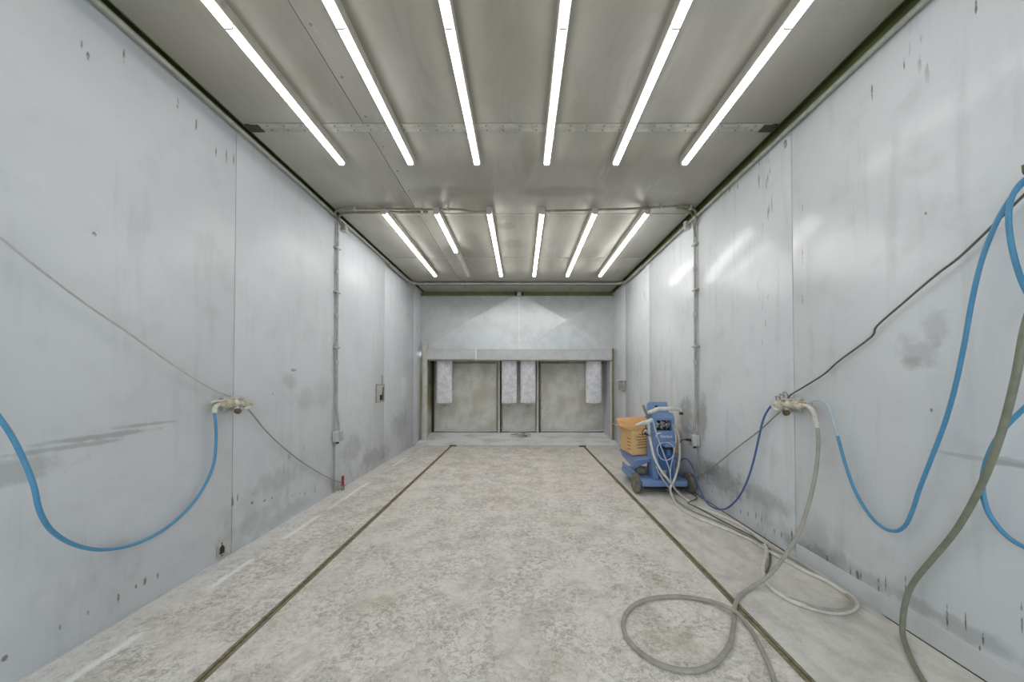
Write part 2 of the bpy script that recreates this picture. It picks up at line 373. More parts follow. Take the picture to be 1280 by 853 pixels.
def copy_tree(o, parent=None):
    c = o.copy(); C.objects.link(c)
    if parent is not None: c.parent = parent
    for ch in list(o.children): copy_tree(ch, c)
    return c
def solo(mb, name, mat, label, cat, group=None, kind=None, angle=35):
    """one-mesh thing with its origin at its own base"""
    o = mb.build(name, mat, None, True, angle)
    bb = [Vector(c) for c in o.bound_box]
    b = Vector((sum(c.x for c in bb)/8, sum(c.y for c in bb)/8, min(c.z for c in bb)))
    o.data.transform(Matrix.Translation(-b)); o.location = b; LOC[o] = b
    return tag(o, label, cat, group, kind)
def struct(mb, name, mat, smooth=False, label=None, cat=None):
    o = mb.build(name, mat, None, smooth); o['kind'] = 'structure'
    if label: o['label'] = label
    if cat: o['category'] = cat
    return o

# ------------------------------------------------------------------ the booth
Y0 = -2.4
struct(MB().bx(XL-3.5, XR+3.5, -12, 9.0, -.12, 0), 'floor', M['floor'], label='worn mottled concrete floor of the spray booth', cat='floor')

seamL = [wl(293, 400).y, wl(420.5, 400).y, wl(480.5, 460).y, wl(517, 460).y]
seamR = [wr(991.5, 400).y, wr(870, 400).y, wr(812, 460).y, wr(782, 460).y]
def sheet_wall(name, mat, x, sgn, seams, ztop, label):
    mb = MB(); g = .0032
    ys = [Y0]+[seams[0]-1.47*k for k in (2, 1) if seams[0]-1.47*k > Y0+.2]+seams+[YB+.04]
    th = .025
    for a, b in zip(ys, ys[1:]):
        x1 = x+sgn*th; mb.bx(min(x, x1), max(x, x1), a+g, b-g, 0, ztop, .0015)
    struct(mb, name, mat, True, label, 'wall')
    return ys
ysl = sheet_wall('wall_left', M['wall_l'], XL, -1, seamL, 3.715, 'pale grey sheet metal wall on the left with thin vertical seams')
ysr = sheet_wall('wall_right', M['wall_r'], XR, 1, seamR, 3.66, 'pale grey sheet metal wall on the right behind the hoses')
for nm, x0, x1 in (('wall_outer_left', XL-.12, XL-.025), ('wall_outer_right', XR+.025, XR+.12)):
    struct(MB().bx(x0, x1, Y0, 8.6, 0, 4.1), nm, M['seam'], label='backing behind the sheet metal seams', cat='wall')

# ceiling sheets with their gaps
yA = 390*(ZC-H)/(476.4-156); yB_ = 390*(ZC-H)/(476.4-266.5); yC = 390*(ZC-H)/(476.4-322)
xs = -1.365
mb = MB(); g = .003
xa, xb = XL+.10, XR-.075
for a, b in ((Y0, yA-.035), (yA+.035, yB_), (yB_, yC), (yC, YB)):
    for p, q in ((xa, xs), (xs, xb)):
        mb.bx(p+g, q-g, a+g, b-g, ZC, ZC+.03, .001)
ceiling = struct(mb, 'ceiling', M['ceil'], True, 'stained grey sheet metal ceiling of the booth', 'ceiling')
struct(MB().bx(XL-.1, XR+.1, Y0, 8.6, ZC+.10, ZC+.2), 'roof_deck', M['dark_gap'], label='dark cavity above the ceiling sheets', cat='roof')

# steel angles running along the wall tops, with an open slot to the ceiling
def angle_trim(name, x, sgn, z, w, label):
    mb = MB()
    x1 = x+sgn*w
    mb.bx(min(x-sgn*.02, x1), max(x-sgn*.02, x1), Y0, YB-.02, z, z+.012, .003)
    mb.cyl((x+sgn*(w-.012), Y0, z-.004), (x+sgn*(w-.012), 7.05, z-.004), .016, n=12)
    return struct(mb, name, M['steel'], True, label, 'trim')
angle_trim('trim_1', XL, 1, 3.712, .058, 'grey steel angle along the top of the left wall')
angle_trim('trim_2', XR, -1, 3.657, .045, 'grey steel angle along the top of the right wall')
for nm, x0, x1, z0 in (('trim_3', XL+.092, XL+.10, ZC), ('trim_4', XR-.075, XR-.067, ZC)):
    struct(MB().bx(x0, x1, Y0, YB, z0+.001, ZC+.10), nm, M['olive'], label='edge of the ceiling slot in painted olive shade above the '+('left' if x0 < 0 else 'right')+' wall', cat='trim')
for nm, x0, x1, in (('trim_5', XL-.03, XL-.002), ('trim_6', XR+.002, XR+.03)):
    struct(MB().bx(x0, x1, Y0, YB, 3.66 if x0 > 0 else 3.725, ZC+.10), nm, M['olive'], label='inner face of the slot in painted olive shade above the '+('left' if x0 < 0 else 'right')+' wall', cat='trim')

# riveted cover strip across the ceiling, nearer seam
b = thing('cover_strip', 'long riveted metal strip crossing the ceiling above the nearer lights', 'strip', (0, yA, ZC))
mb = MB(); mb.bx(xa+.06, xb-.06, yA-.045, yA+.04, ZC-.006, ZC-.0002, .002)
mb.bx(xa+.06, xb-.06, yA-.006, yA+.002, ZC-.010, ZC-.005, .001)
mb.build('strip', M['steel'], b)
def rivet_copies(first, par, spots):
    base = spots[0]
    for p in spots[1:]:
        c = first.copy(); C.objects.link(c); c.parent = par; c.location = first.location+(Vector(p)-Vector(base)); LOC[c] = LOC[first]
spots = [(xa+.2+k*(xb-xa-.4)/29, yA+yy, ZC-.005) for k in range(30) for yy in (-.026, .022)]
rv = MB().lathe([(.008, 0), (.008, .002), (.005, .0055)], spots[0], Vector((0, 0, -1)), 8).build('rivet', M['conduit_dark'], b)
rivet_copies(rv, b, spots)
for sx, nm in ((xa+.01, 'end_gap'), (xb-.01, 'end_gap')):  # dark blocks stand in for the gaps at both strip ends
    MB().bx(min(sx, sx+(.12 if sx < 0 else -.12)), max(sx, sx+(.12 if sx < 0 else -.12)), yA-.04, yA+.04, ZC-.012, ZC-.0002, .003).build(nm, M['dark_gap'], b)
# thin joint strips at the two further seams
for yy, lab in ((yB_, 'narrow metal joint strip across the ceiling at the start of the far lights'), (yC, 'narrow metal joint strip crossing the ceiling midway over the far lights')):
    solo(MB().bx(xa+.02, xb-.02, yy-.014, yy+.014, ZC-.005, ZC-.0002, .0015), 'joint_strip', M['steel'], lab, 'strip', 'ceiling joint strips')
# screw heads along the lengthwise seam
spots = [(xs+.05, .9+.34*k, ZC) for k in range(20)]
sc_ = MB().lathe([(.009, 0), (.009, .002), (.004, .005)], spots[0], Vector((0, 0, -1)), 8).build('screw', M['conduit_dark'], ceiling)
rivet_copies(sc_, ceiling, spots)
# pipe crossing the ceiling in front of the hood
yP = 390*(ZC-.05-H)/(476.4-354.8)
pz = ZC-.04
solo(MB().tube([(XL+.055, yP-1.2, pz-.012), (XL+.055, yP-.35, pz-.01), (XL+.075, yP-.12, pz), (XL+.20, yP, pz), (XL+.5, yP, pz), (0, yP, pz), (XR-.5, yP, pz), (XR-.2, yP, pz), (XR-.07, yP-.12, pz-.012), (XR-.05, yP-.35, pz-.04), (XR-.05, yP-1.2, pz-.045)], .03, 12, 8),
     'ceiling_pipe', M['conduit'], 'grey pipe crossing the ceiling just in front of the back wall hood', 'pipe')
solo(MB().bx(-2.38, 2.2, yP+.03, yP+.07, ZC-.06, ZC, .003), 'ceiling_bar', M['dark_gap'], 'dark steel bar across the ceiling right behind the crossing pipe', 'bar')

# ------------------------------------------------------------------ hood and filter recess at the end
# header face of two cross-broken sheets
zb = H+(476.4-437)/390*YB; zt = 3.70
mb = MB()
xm = (649-AX)/390*YB
for x0, x1 in ((XL+.0, xm), (xm, XR)):
    g = .0012; x0 += g; x1 -= g; zz0 = zb-.05
    v = [mb.bm.verts.new(p) for p in ((x0, YB, zz0), (x1, YB, zz0), (x1, YB, zt), (x0, YB, zt))]
    w = [mb.bm.verts.new(p) for p in ((x0, YB+.03, zz0), (x1, YB+.03, zz0), (x1, YB+.03, zt), (x0, YB+.03, zt))]
    c = mb.bm.verts.new(((x0+x1)/2, YB-.072, (zb+.04+zt)/2))
    for i in range(4):
        mb.bm.faces.new((v[i], v[(i+1) % 4], c)); mb.bm.faces.new((v[i], w[i], w[(i+1) % 4], v[(i+1) % 4]))
    mb.bm.faces.new(w)
struct(mb, 'wall_back', M['header'], False, 'galvanised hood sheets with diagonal creases on the back wall', 'wall')
struct(MB().bx(XL, XR, YB-.03, YB+.0, 3.64, ZC+.08, .002), 'trim_7', M['olive'], label='olive strip standing in for the gap shadow between the hood sheets and the ceiling', cat='trim')  # shadow of the gap above the hood, painted as an olive strip
hb = thing('hanger_bracket', 'small steel hanger bracket above the crease of the back hood', 'bracket', (xm, YB-.08, 3.6))
MB().bx(xm-.05, xm+.05, YB-.10, YB-.03, 3.62, 3.725, .006).build('block', M['steel'], hb)
for s in (-1, 1): MB().bx(xm+s*.085-.02, xm+s*.085+.02, YB-.09, YB-.03, 3.63, 3.72, .004).build('side_lug', M['blackp'], hb)
# white beam under the sheets
zb0 = H+(476.4-449.5)/390*(YB-.06)
bt = thing('header_beam', 'long white beam over the filter opening of the back wall', 'beam', (0, YB-.06, zb0))
xj = (595-AX)/390*(YB-.06)
MB().bx((533.5-AX)/390*(YB-.06), xj-.03, YB-.075, YB+.05, zb0, zb, .008).build('beam_section', M['beam'], bt)
MB().bx(xj-.03, (765.3-AX)/390*(YB-.06), YB-.06, YB+.05, zb0-.012, zb, .008).build('beam_section', M['beam'], bt)
MB().bx(xj-.045, xj+.03, YB-.085, YB-.058, zb0-.01, zb+.01, .004).build('splice_plate', M['header'], bt)
MB().bx(XL+.2, XR-.05, YB-.02, YB+.04, zb0-.03, zb0-.012, .004).build('lip', M['recess'], bt)
# posts at both ends of the opening
def post(u0, u1, v0, yy, mat, label, zbase=0.0):
    x0, x1 = ((u-AX)/390*yy for u in (u0, u1)); z1 = H+(476.4-v0)/390*yy
    solo(MB().bx(x0, x1, yy, yy+.06, zbase, z1, .006), 'post', mat, label, 'post')
post(527.9, 533.6, 430, YB-.09, M['post'], 'pale square post at the left end of the filter opening')
post(765.2, 768.3, 436, YB-.03, M['rust'], 'narrow drab post at the right end of the filter opening')
# recess lining
YR = 8.45
xl0, xr0 = -2.41, 2.235
struct(MB().bx(XL-.02, xl0, YB+.0, YR+.1, 0, zb0+.05), 'wall_recess_left', M['recess'], label='soiled left side of the filter recess', cat='wall')
struct(MB().bx(xr0, XR+.02, YB+.0, YR+.1, 0, zb0+.05), 'wall_recess_right', M['beam'], label='pale right side of the filter recess', cat='wall')
struct(MB().bx(XL, XR, YR+.04, YR+.12, 0, zb0+.1), 'wall_recess_back', M['recess'], label='soiled back of the filter recess', cat='wall')
struct(MB().bx(XL, XR, YB+.03, YR+.1, zb0+.02, zb0+.10), 'ceiling_recess', M['recess'], label='underside of the hood above the filters', cat='ceiling')
# access panels at the back
def access_panel(u0, u1, label):
    x0, x1 = ((u-AX)/390*YR for u in (u0, u1)); z0, z1 = .125, zb0-.03
    r = thing('access_panel', label, 'panel', ((x0+x1)/2, YR, z0), 'access panels at the back of the filter recess')
    mb = MB(); n = 18
    def fn(a, b_):
        e = min(a, 1-a, b_, 1-b_)*2; k = 1-(1-min(1, e/.25))**2
        return Vector((x0+.03+(x1-x0-.06)*a, YR+.008-.022*k, z0+.03+(z1-z0-.06)*b_))
    mb.grid(n, n, fn).build('panel_sheet', M['panel'], r)
    mb = MB(); rr = .016
    mb.tube([(x0+.02, YR, z0+.02), (x0+.02, YR, z1-.02), (x1-.02, YR, z1-.02), (x1-.02, YR, z0+.02), (x0+.02, YR, z0+.02)], rr, 10, 1)
    mb.build('rolled_edge', M['post'], r)
    mb = MB(); x = x0+.0
    mb.tube([(x0+.01, YR-.03, z0+.038), ((x0+x1)/2, YR-.03, z0+.022), (x1-.01, YR-.03, z0+.034)], .02, 10, 6)
    mb.build('bottom_seal', M['beam'], r)
    for zz in (.35, .75):
        z = z0+(z1-z0)*zz; MB().bx(x0+.03, x0+.06, YR-.035, YR-.012, z-.05, z+.05, .004).build('latch', M['post'], r)
access_panel(543, 621.5, 'taupe access panel in the left third of the filter recess')
access_panel(627.5, 670, 'narrow taupe access panel behind the middle pair of filters')
access_panel(675.5, 755, 'taupe access panel in the right third of the filter recess')
for u, lab in ((624.3, 'slim upright between the left and middle access panels'), (672.6, 'slim upright between the middle and right access panels')):
    x = (u-AX)/390*(YR-.08); r = thing('upright', lab, 'post', (x, YR-.08, .08), 'uprights in the filter recess')
    MB().bx(x-.04, x+.015, YR-.09, YR-.04, .08, zb0+.02, .005).build('upright_bar', M['post'], r)
    MB().bx(x+.018, x+.045, YR-.06, YR-.01, .09, zb0+.02, .004).build('side_channel', M['dark_gap'], r)
    MB().bx(x-.055, x+.06, YR-.11, YR-.02, .07, .10, .004).build('foot_plate', M['steel'], r)
for u, yy, lab in ((541, YR-.05, 'dark upright slot beside the leftmost filter'), (756, YR-.05, 'dark upright slot beside the rightmost filter')):
    x = (u-AX)/390*yy
    solo(MB().bx(x-.02, x+.02, yy, yy+.05, .1, zb0+.02, .004), 'side_channel', M['dark_gap'], lab, 'channel')
# pleated filters
def pleated_filter(label, x, scale=1.0):
    yy = 8.13; R = .197*scale; z0 = .905; z1 = zb0+.03
    r = thing('cartridge_filter', label, 'filter', (x, yy, z0), 'pleated cartridge filters hanging under the hood')
    mb = MB(); n = 128; rings = []
    for z in (z0+.03, z0+.35, z0+.7, z1-.03):
        rings.append([mb.bm.verts.new((x+(R-.012*(i % 2))*math.cos(2*PI*i/n), yy+(R-.012*(i % 2))*math.sin(2*PI*i/n), z)) for i in range(n)])
    for a, b_ in zip(rings, rings[1:]):
        for i in range(n): mb.bm.faces.new((a[i], a[(i+1) % n], b_[(i+1) % n], b_[i]))
    mb.build('pleated_media', M['filter'], r, False)
    MB().lathe([(.03, 0), (R-.006, .0), (R+.004, .006), (R+.004, .03), (R-.01, .036)], (x, yy, z0), n=40).build('bottom_cap', M['steel'], r)
    MB().lathe([(R-.01, 0), (R+.006, .004), (R+.006, .04), (.05, .045)], (x, yy, z1-.045), n=40).build('top_cap', M['steel'], r)
    MB().cyl((x, yy, z0-.085), (x, yy, z0+.01), .012, n=10).lathe([(.02, 0), (.024, .008), (.024, .02), (.014, .026)], (x, yy, z0-.03), n=12).build('hanging_bolt', M['steel'], r)
for lab, u in (('leftmost pleated cartridge filter hanging near the pale square post', 555.6), ('pleated filter left of the middle pair under the white beam', 636.6),
               ('pleated filter right of the middle pair under the white beam', 660.0), ('rightmost pleated cartridge filter hanging alone on the right', 742.0)):
    pleated_filter(lab, (u-AX)/390*8.13)
# settled powder sloping up into the recess
mb = MB()
from mathutils import noise as mn
def pw(a, b_):
    x = XL+.004+(XR-XL-.008)*a
    e = .06*mn.noise(Vector((x*1.3, 3, 0)))+.03*mn.noise(Vector((x*6, 1, 0)))
    y_0 = 7.28+e; y = y_0+(YR-.035-y_0)*b_
    if y > YB-.05 and (x < xl0+.03 or x > xr0-.03): x = max(min(x, xr0-.0), xl0+.0)
    k = max(0, (y-7.34)/(YR-7.34)); z = .003+.117*k**1.3+.008*k*mn.noise(Vector((x*3, y*3, 5)))
    pile = .05*math.exp(-(((x-.0)/.22)**2+((y-8.0)/.12)**2)); dip = -.018*math.exp(-(((x-.0)/.6)**2+((y-7.85)/.14)**2))
    return Vector((x, y, max(.002, z+pile+dip)))
mb.grid(110, 34, pw)
o = solo(mb, 'powder_drift', M['powder'], 'whitish settled powder sloping up to the filter recess', 'powder', kind='stuff', angle=80)
# scrap heap on the powder
sh = thing('scrap_heap', 'small heap of crumpled dusty scraps on the powder before the middle filters', 'scrap', (0, 7.95, .08))
rnd = random.Random(3)
for k in range(7):
    cx = -.05+rnd.uniform(-.2, .2); cy = 7.93+rnd.uniform(-.06, .08); a = rnd.uniform(-.6, .6); L = rnd.uniform(.12, .26)
    pts = [Vector((cx+math.cos(a)*L*(t-.5), cy+math.sin(a)*L*(t-.5)*.6, .105+.03*math.sin(t*PI)+rnd.uniform(0, .03))) for t in (0, .25, .5, .75, 1)]
    mb = MB(); C2 = catmull(pts, 4)
    w = rnd.uniform(.03, .06); prev = None
    for i, p in enumerate(C2):
        q = Vector((math.sin(a), math.cos(a), 0))*w; up = Vector((0, 0, .016))
        ring = [mb.bm.verts.new(p-q), mb.bm.verts.new(p+q), mb.bm.verts.new(p+q*.7+up), mb.bm.verts.new(p-q*.6+up*1.6)]
        if prev:
            for j in range(4): mb.bm.faces.new((prev[j], prev[(j+1) % 4], ring[(j+1) % 4], ring[j]))
        else: mb.bm.faces.new(ring)
        prev = ring
    mb.bm.faces.new(list(reversed(prev)))
    mb.build('scrap', M['conduit_dark'] if k % 3 == 0 else M['steel'], sh)

# ------------------------------------------------------------------ rails in the floor
def rail(xc, yend, lab, sgn):
    r = thing('floor_rail', lab, 'rail', (xc, 3, 0), 'steel rails let into the concrete floor')
    MB().bx(xc-.025, xc-.005, Y0, yend, 0, .006, .0015).build('rail_bar', M['rust'], r)
    MB().bx(xc+.005, xc+.025, Y0, yend, 0, .005, .0015).build('rail_bar', M['rust'], r)
    MB().bx(xc-.005, xc+.005, Y0, yend, 0, .0015).build('slot', M['rust_dark'], r)
    MB().bx(xc-.03, xc+.12, yend, yend+.04, 0, .03, .004).build('end_stop', M['rust_dark'], r) if sgn < 0 else \
        MB().bx(xc-.12, xc+.03, yend, yend+.04, 0, .03, .004).build('end_stop', M['rust_dark'], r)
xl_ = fl(249.5, 852).x*.5+fl(564, 558).x*.5; xr_ = fl(1008, 852).x*.5+fl(733.5, 561).x*.5
rail(xl_, 7.16, 'rusty slotted rail in the floor on the left', -1)
rail(xr_, 7.10, 'rusty slotted rail in the floor on the right, passing the blue cart', 1)
# low kick band and pushed-out lip at the foot of the right wall
o = struct(MB().prism([(XR, 0), (XR, .135), (XR-.0015, .133), (XR-.0045, .012), (XR-.003, 0)], 'y', Y0, seamR[0]-.004), 'baseboard_right', M['kick'], True, 'low kick band along the foot of the right wall', 'baseboard')
mb = MB()
def lip(a, b_):
    y = 2.0+.75*a; k = math.sin(PI*a)**.6; w = .022*k+.003; t = b_*PI/2
    return Vector((XR-.006-w*math.cos(t), y, .002+.022*k*math.sin(t)))
mb.grid(24, 8, lip)
solo(mb, 'dust_fillet', M['dust'], 'soft ridge of grey dust banked against the right wall behind the hose loop', 'dust', kind='stuff', angle=80)
struct(MB().bx(XR-.006, XR, Y0, 7.3, 0, .006), 'trim_8', M['dark_gap'], label='dark joint between floor and right wall', cat='trim')
struct(MB().bx(XL, XL+.012, Y0, 7.3, 0, .008, .002), 'trim_9', M['wall_l'], label='thin sheet edge between floor and left wall', cat='trim')

# ------------------------------------------------------------------ lamps
CL = 2.13; zl = H+CL
def make_lamp():
    r = thing('ceiling_light', '', 'light', (0, 0, 0)); L = 2.44; zt_ = ZC-zl
    MB().prism([(-.034, zt_), (-.040, .07), (-.0325, .027), (-.0295, .027), (-.0295, .03), (.0295, .03), (.0295, .027), (.0325, .027), (.040, .07), (.034, zt_)], 'y', .02, L-.02).build('housing', M['lamp_body'], r)
    prof = [(-.0250, .029), (-.0250, .007), (-.021, .001), (-.010, 0), (.010, 0), (.021, .001), (.0250, .007), (.0250, .029)]
    for a, b_ in ((.03, L/2-.004), (L/2+.004, L-.03)): MB().prism(prof, 'y', a, b_).build('lens', M['lamp_on'], r, True, 60)
    MB().prism([(x*1.05, z-.001) for x, z in prof], 'y', L/2-.004, L/2+.004).build('lens_joint', M['lamp_body'], r)
    for a, s in ((.03, -1), (L-.03, 1)):
        MB().prism([(-.041, .075), (-.034, .006), (-.014, -.003), (.014, -.003), (.034, .006), (.041, .075)], 'y', a, a+s*.026, .008).build('end_cap', M['lamp_body'], r)
    for y in (.35, L-.35):
        MB().tube([(-.041, y, .085), (-.043, y, .07), (-.035, y, .008), (-.026, y, .001), (0, y, -.003), (.026, y, .001), (.035, y, .008), (.043, y, .07), (.041, y, .085)], .0018, 5, 1).build('clip', M['steel'], r)
    return r
lamp0 = make_lamp(); used = False
us_far0 = (480, 545, 611.5, 676, 742, 808); us_far1 = (543, 584.5, 626, 669, 711, 752); us_near = (427, 513, 596, 683.5, 770, 856)
ords = ('nearest the left wall', 'second from the left wall', 'just left of the centre line', 'just right of the centre line', 'second from the right wall', 'nearest the right wall')
yfar = F*CL/(476.4-265.5); ynear = F*CL/(476.4-206.5)-2.44
for row in (0, 1):
    for i in range(6):
        if row == 0: x = (us_near[i]-AX)/(476.4-206.5)*CL
        else: x = .5*((us_far0[i]-AX)/(476.4-265.5)*CL+(us_far1[i]-AX)/(476.4-346.5)*CL)
        o = lamp0 if not used else copy_tree(lamp0); used = True
        o.location = (x, ynear if row == 0 else yfar, zl)
        o['group'] = 'near row of ceiling strip lights' if row == 0 else 'far row of ceiling strip lights'
        o['label'] = ('lit ceiling strip light in the nearer row, ' if row == 0 else 'lit ceiling strip light in the far row, ')+ords[i]
        if row == 1:
            for c in o.children:
                if c.name.startswith('lens') and not c.name.startswith('lens_joint'):
                    c.data = c.data.copy(); c.data.materials[0] = M['lamp_far']
        if row == 1 and i == 1:
            o['label'] = 'far row ceiling strip light with its far half unlit, second from the left wall'
            ln = [c for c in o.children if c.name.startswith('lens') and not c.name.startswith('lens_joint')]
            ln.sort(key=lambda c: sum(v.co.y for v in c.data.vertices))
            ln[-1].data = ln[-1].data.copy(); ln[-1].data.materials[0] = M['lamp_off']; ln[-1]['label'] = 'unlit half of the lens'

# ------------------------------------------------------------------ cables at the far lights
def ce(u, v, dz=.03):
    d = ray(u, v); return O+d*((ZC-dz-H)/d.z)
def cable_run(name, lab, strands, clips, mat):
    p0 = strands[0][0]; r = thing(name, lab, 'cable', tuple(p0))
    for s, rad in strands_r(strands): MB().tube(s, rad, 8, 6).build('cable', mat, r)
    for p in clips:
        MB().box(p, (.02, .05, .05), .004).build('clip', M['steel'], r)
def strands_r(st): return [(s[1:], s[0]) if isinstance(s[0], float) else (s, .014) for s in st]
cable_run('ceiling_cable', 'pair of grey cables bending off the left wall along the far lights',
    [[wl(424, 275, .05), ce(419, 267), ce(424, 262.5), ce(440, 261), ce(480, 261), ce(530, 262), ce(575, 262), ce(592, 265), ce(611, 264.5)],
     [wl(426, 281, .05), ce(424, 271), ce(430, 267), ce(445, 266), ce(480, 265.5), ce(535, 265)]],
    [ce(444, 261), ce(481, 262.5), ce(527, 263), ce(560, 262)], M['conduit_dark'])
cable_run('ceiling_cable', 'pair of grey cables curling down the right wall from the far lights',
    [[ce(676, 265), ce(700, 263.5), ce(742, 262.5), ce(800, 260.5), ce(840, 258), ce(858, 258.5), ce(869, 264), wr(870, 275, .045), wr(868, 284, .03)],
     [ce(846, 260), ce(858, 262), ce(866, 269), wr(867, 280, .04), wr(869, 296, .03)]],
    [ce(742, 262.5), ce(826, 259), ce(863, 259.5)], M['conduit_dark'])
for P, u0, v, lab in ((wl, 430.5, 274, 'small pale box where the left wall cables reach the ceiling'), (wr, 858.5, 276, 'small pale box where the right wall cables reach the ceiling')):
    c = P(u0, v, .0365); c.z = 3.64
    r = thing('junction_box', lab, 'box', tuple(c))
    MB().box(c, (.075, .06, .11), .008).build('box_body', M['box_grey'], r)
    MB().box(c+Vector((0, -.033, 0)), (.06, .008, .09), .003).build('box_cover', M['steel'], r)

# conduits down the walls
def conduit(P, u_top, v_top, u_bot, v_bot, sgn, lab, bx_lab, plug):
    t = P(u_top, v_top, .03); b_ = P(u_bot, v_bot, .05); y = P(u_top, 400, .03).y
    x = t.x; r = thing('wall_conduit', lab, 'conduit', (x, y, b_.z))
    pts = [(x, y, 3.66), (x, y, 2.4), (x, y, b_.z+.40), (x+sgn*.004, y, b_.z+.33), (x+sgn*.022, y, b_.z+.2), (x+sgn*.03, y, b_.z+.07)]
    MB().tube(pts, .016, 12, 5).build('pipe', M['conduit'], r)
    for z in (2.35, 1.72, 2.95):
        MB().lathe([(.018, 0), (.023, .004), (.023, .05), (.018, .054)], (x, y, z), n=14).build('coupling', M['steel'], r)
    xw = XL if sgn > 0 else XR
    for z in (1.95, 2.7, 3.3):
        MB().bx(min(xw, x+sgn*.02), max(xw, x+sgn*.02), y-.05, y+.05, z-.012, z+.012, .004).build('strap', M['steel'], r)
    c = Vector((xw+sgn*.048, y, b_.z))
    bo = MB().box(c, (.09, .10, .145), .012).build('outlet_box', M['box_grey'], r)
    MB().box(c+Vector((sgn*.049, 0, 0)), (.008, .09, .13), .003).build('box_cover', M['steel'], bo)
    MB().lathe([(.022, 0), (.022, .03), (.015, .036)], c+Vector((0, 0, .068)), n=14).build('box_hub', M['steel'], bo)
    MB().lathe([(.018, 0), (.018, .03), (.012, .036)], c+Vector((0, 0, -.068)), Vector((0, 0, -1)), 14).build('lower_gland', M['blackp'], bo)
    if plug:
        MB().cyl(c+Vector((sgn*.045, -.0, 0)), c+Vector((sgn*.12, -.01, .01)), .02, .015, 14, .003).build('plug', M['blackp'], r)
        MB().tube([c+Vector((sgn*.115, -.01, .01)), c+Vector((sgn*.17, -.01, .005)), c+Vector((sgn*.20, -.01, -.03))], .007, 8, 5).build('plug_lead', M['blackp'], r)
    # thin cover bead below the box, down to the floor
    MB().bx(min(xw, xw+sgn*.012), max(xw, xw+sgn*.012), y-.012, y+.012, 0, b_.z-.09, .003).build('seam_bead', M['conduit'], r)
conduit(wl, 421.5, 320, 420, 546, 1, 'grey conduit down the left wall ending in a small outlet box', '', False)
conduit(wr, 869, 320, 866.5, 550, -1, 'grey conduit down the right wall to an outlet box behind the blue cart', '', True)

# fittings on the left wall
c = wl(474.5, 491, 0)
r = thing('inspection_window', 'small framed opening with dark smudges in the left wall, past the conduit', 'window', tuple(c))
a0, a1 = wl(469.3, 491).y, wl(480.0, 491).y; z0, z1 = wl(474, 503).z, wl(474, 480.5).z
mb = MB()
for y0_, y1_, p, q in ((a0, a1, z0, z0+.02), (a0, a1, z1-.02, z1), (a0, a0+.03, z0, z1), (a1-.03, a1, z0, z1)): mb.bx(XL, XL+.014, y0_, y1_, p, q, .003)
mb.build('frame', M['conduit'], r)
MB().bx(XL-.001, XL+.004, a0+.02, a1-.02, z0+.015, z1-.015).build('cover', M['header'], r)
MB().bx(XL+.004, XL+.010, a0+.16, a0+.24, z0+.03, z0+.13, .003).build('latch', M['blackp'], r)
MB().prism([(a1-.12, z0+.03), (a1-.03, z0+.03), (a1-.03, z1-.05), (a1-.06, z1-.06)], 'x', XL+.004, XL+.009).build('gap', M['rust_dark'], r)
MB().tube([(XL+.006, a1-.10, z1+.16), (XL+.008, a1-.09, z1+.08), (XL+.008, a1-.095, z1)], .006, 6, 4).build('pull_cord', M['conduit_dark'], r)
a0, a1 = wl(501.5, 485).y, wl(511, 485).y; z0, z1 = wl(506, 499).z, wl(506, 471.5).z
r = thing('blank_cover', 'plain grey cover plate high on the left wall near the filters', 'cover', (XL, (a0+a1)/2, z0))
MB().bx(XL-.003, XL+.008, a0, a1, z0, z1, .003).build('plate', M['wall_l'], r)
for y, z in ((a0+.04, z0+.04), (a1-.04, z0+.04), (a0+.04, z1-.04), (a1-.04, z1-.04)): MB().lathe([(.01, 0), (.006, .004)], (XL+.008, y, z), Vector((1, 0, 0)), 8).build('screw', M['steel'], r)
# right wall bracket
c = wr(780, 482, 0)
r = thing('wall_box', 'small grey box with a lip on the far right wall', 'box', tuple(c))
MB().bx(XR-.09, XR, c.y-.14, c.y+.14, c.z-.11, c.z+.10, .006).build('box_body', M['conduit'], r)
MB().bx(XR-.12, XR, c.y-.17, c.y+.17, c.z+.10, c.z+.135, .006).build('lip', M['beam'], r)
# socket plate low on left wall
c = wl(276.5, 687, 0)
r = thing('socket_plate', 'small metal plate with a dark hole low on the left wall by the seam', 'plate', tuple(c))
MB().bx(XL, XL+.006, c.y-.045, c.y+.045, c.z-.06, c.z+.06, .002).build('plate', M['steel'], r)
MB().prism([(c.y-.02, c.z-.035), (c.y+.02, c.z-.035), (c.y+.022, c.z+.01), (c.y, c.z+.04), (c.y-.018, c.z+.015)], 'x', XL+.006, XL+.009).build('hole', M['blackp'], r)
for dz in (-.05, .05): MB().lathe([(.007, 0), (.004, .003)], (XL+.006, c.y, c.z+dz), Vector((1, 0, 0)), 8).build('screw', M['blackp'], r)
# red valve where the left cable ends
c = wl(428.5, 603, .06)
r = thing('red_valve', 'red lever valve at the foot of the left wall where the cable ends', 'valve', (c.x, c.y, 0))
MB().cyl((c.x, c.y, 0), (c.x, c.y, .05), .022, n=14, bev=.003).cyl((c.x, c.y, .05), (c.x, c.y, .065), .03, n=6).build('valve_body', M['conduit_dark'], r)
MB().bx(c.x-.012, c.x+.012, c.y-.016, c.y+.016, .06, c.z+.085, .006).build('handle', M['red'], r)
MB().cyl((c.x, c.y, .045), (XL, c.y-.06, .045), .012, n=10).build('stub_pipe', M['conduit'], r)

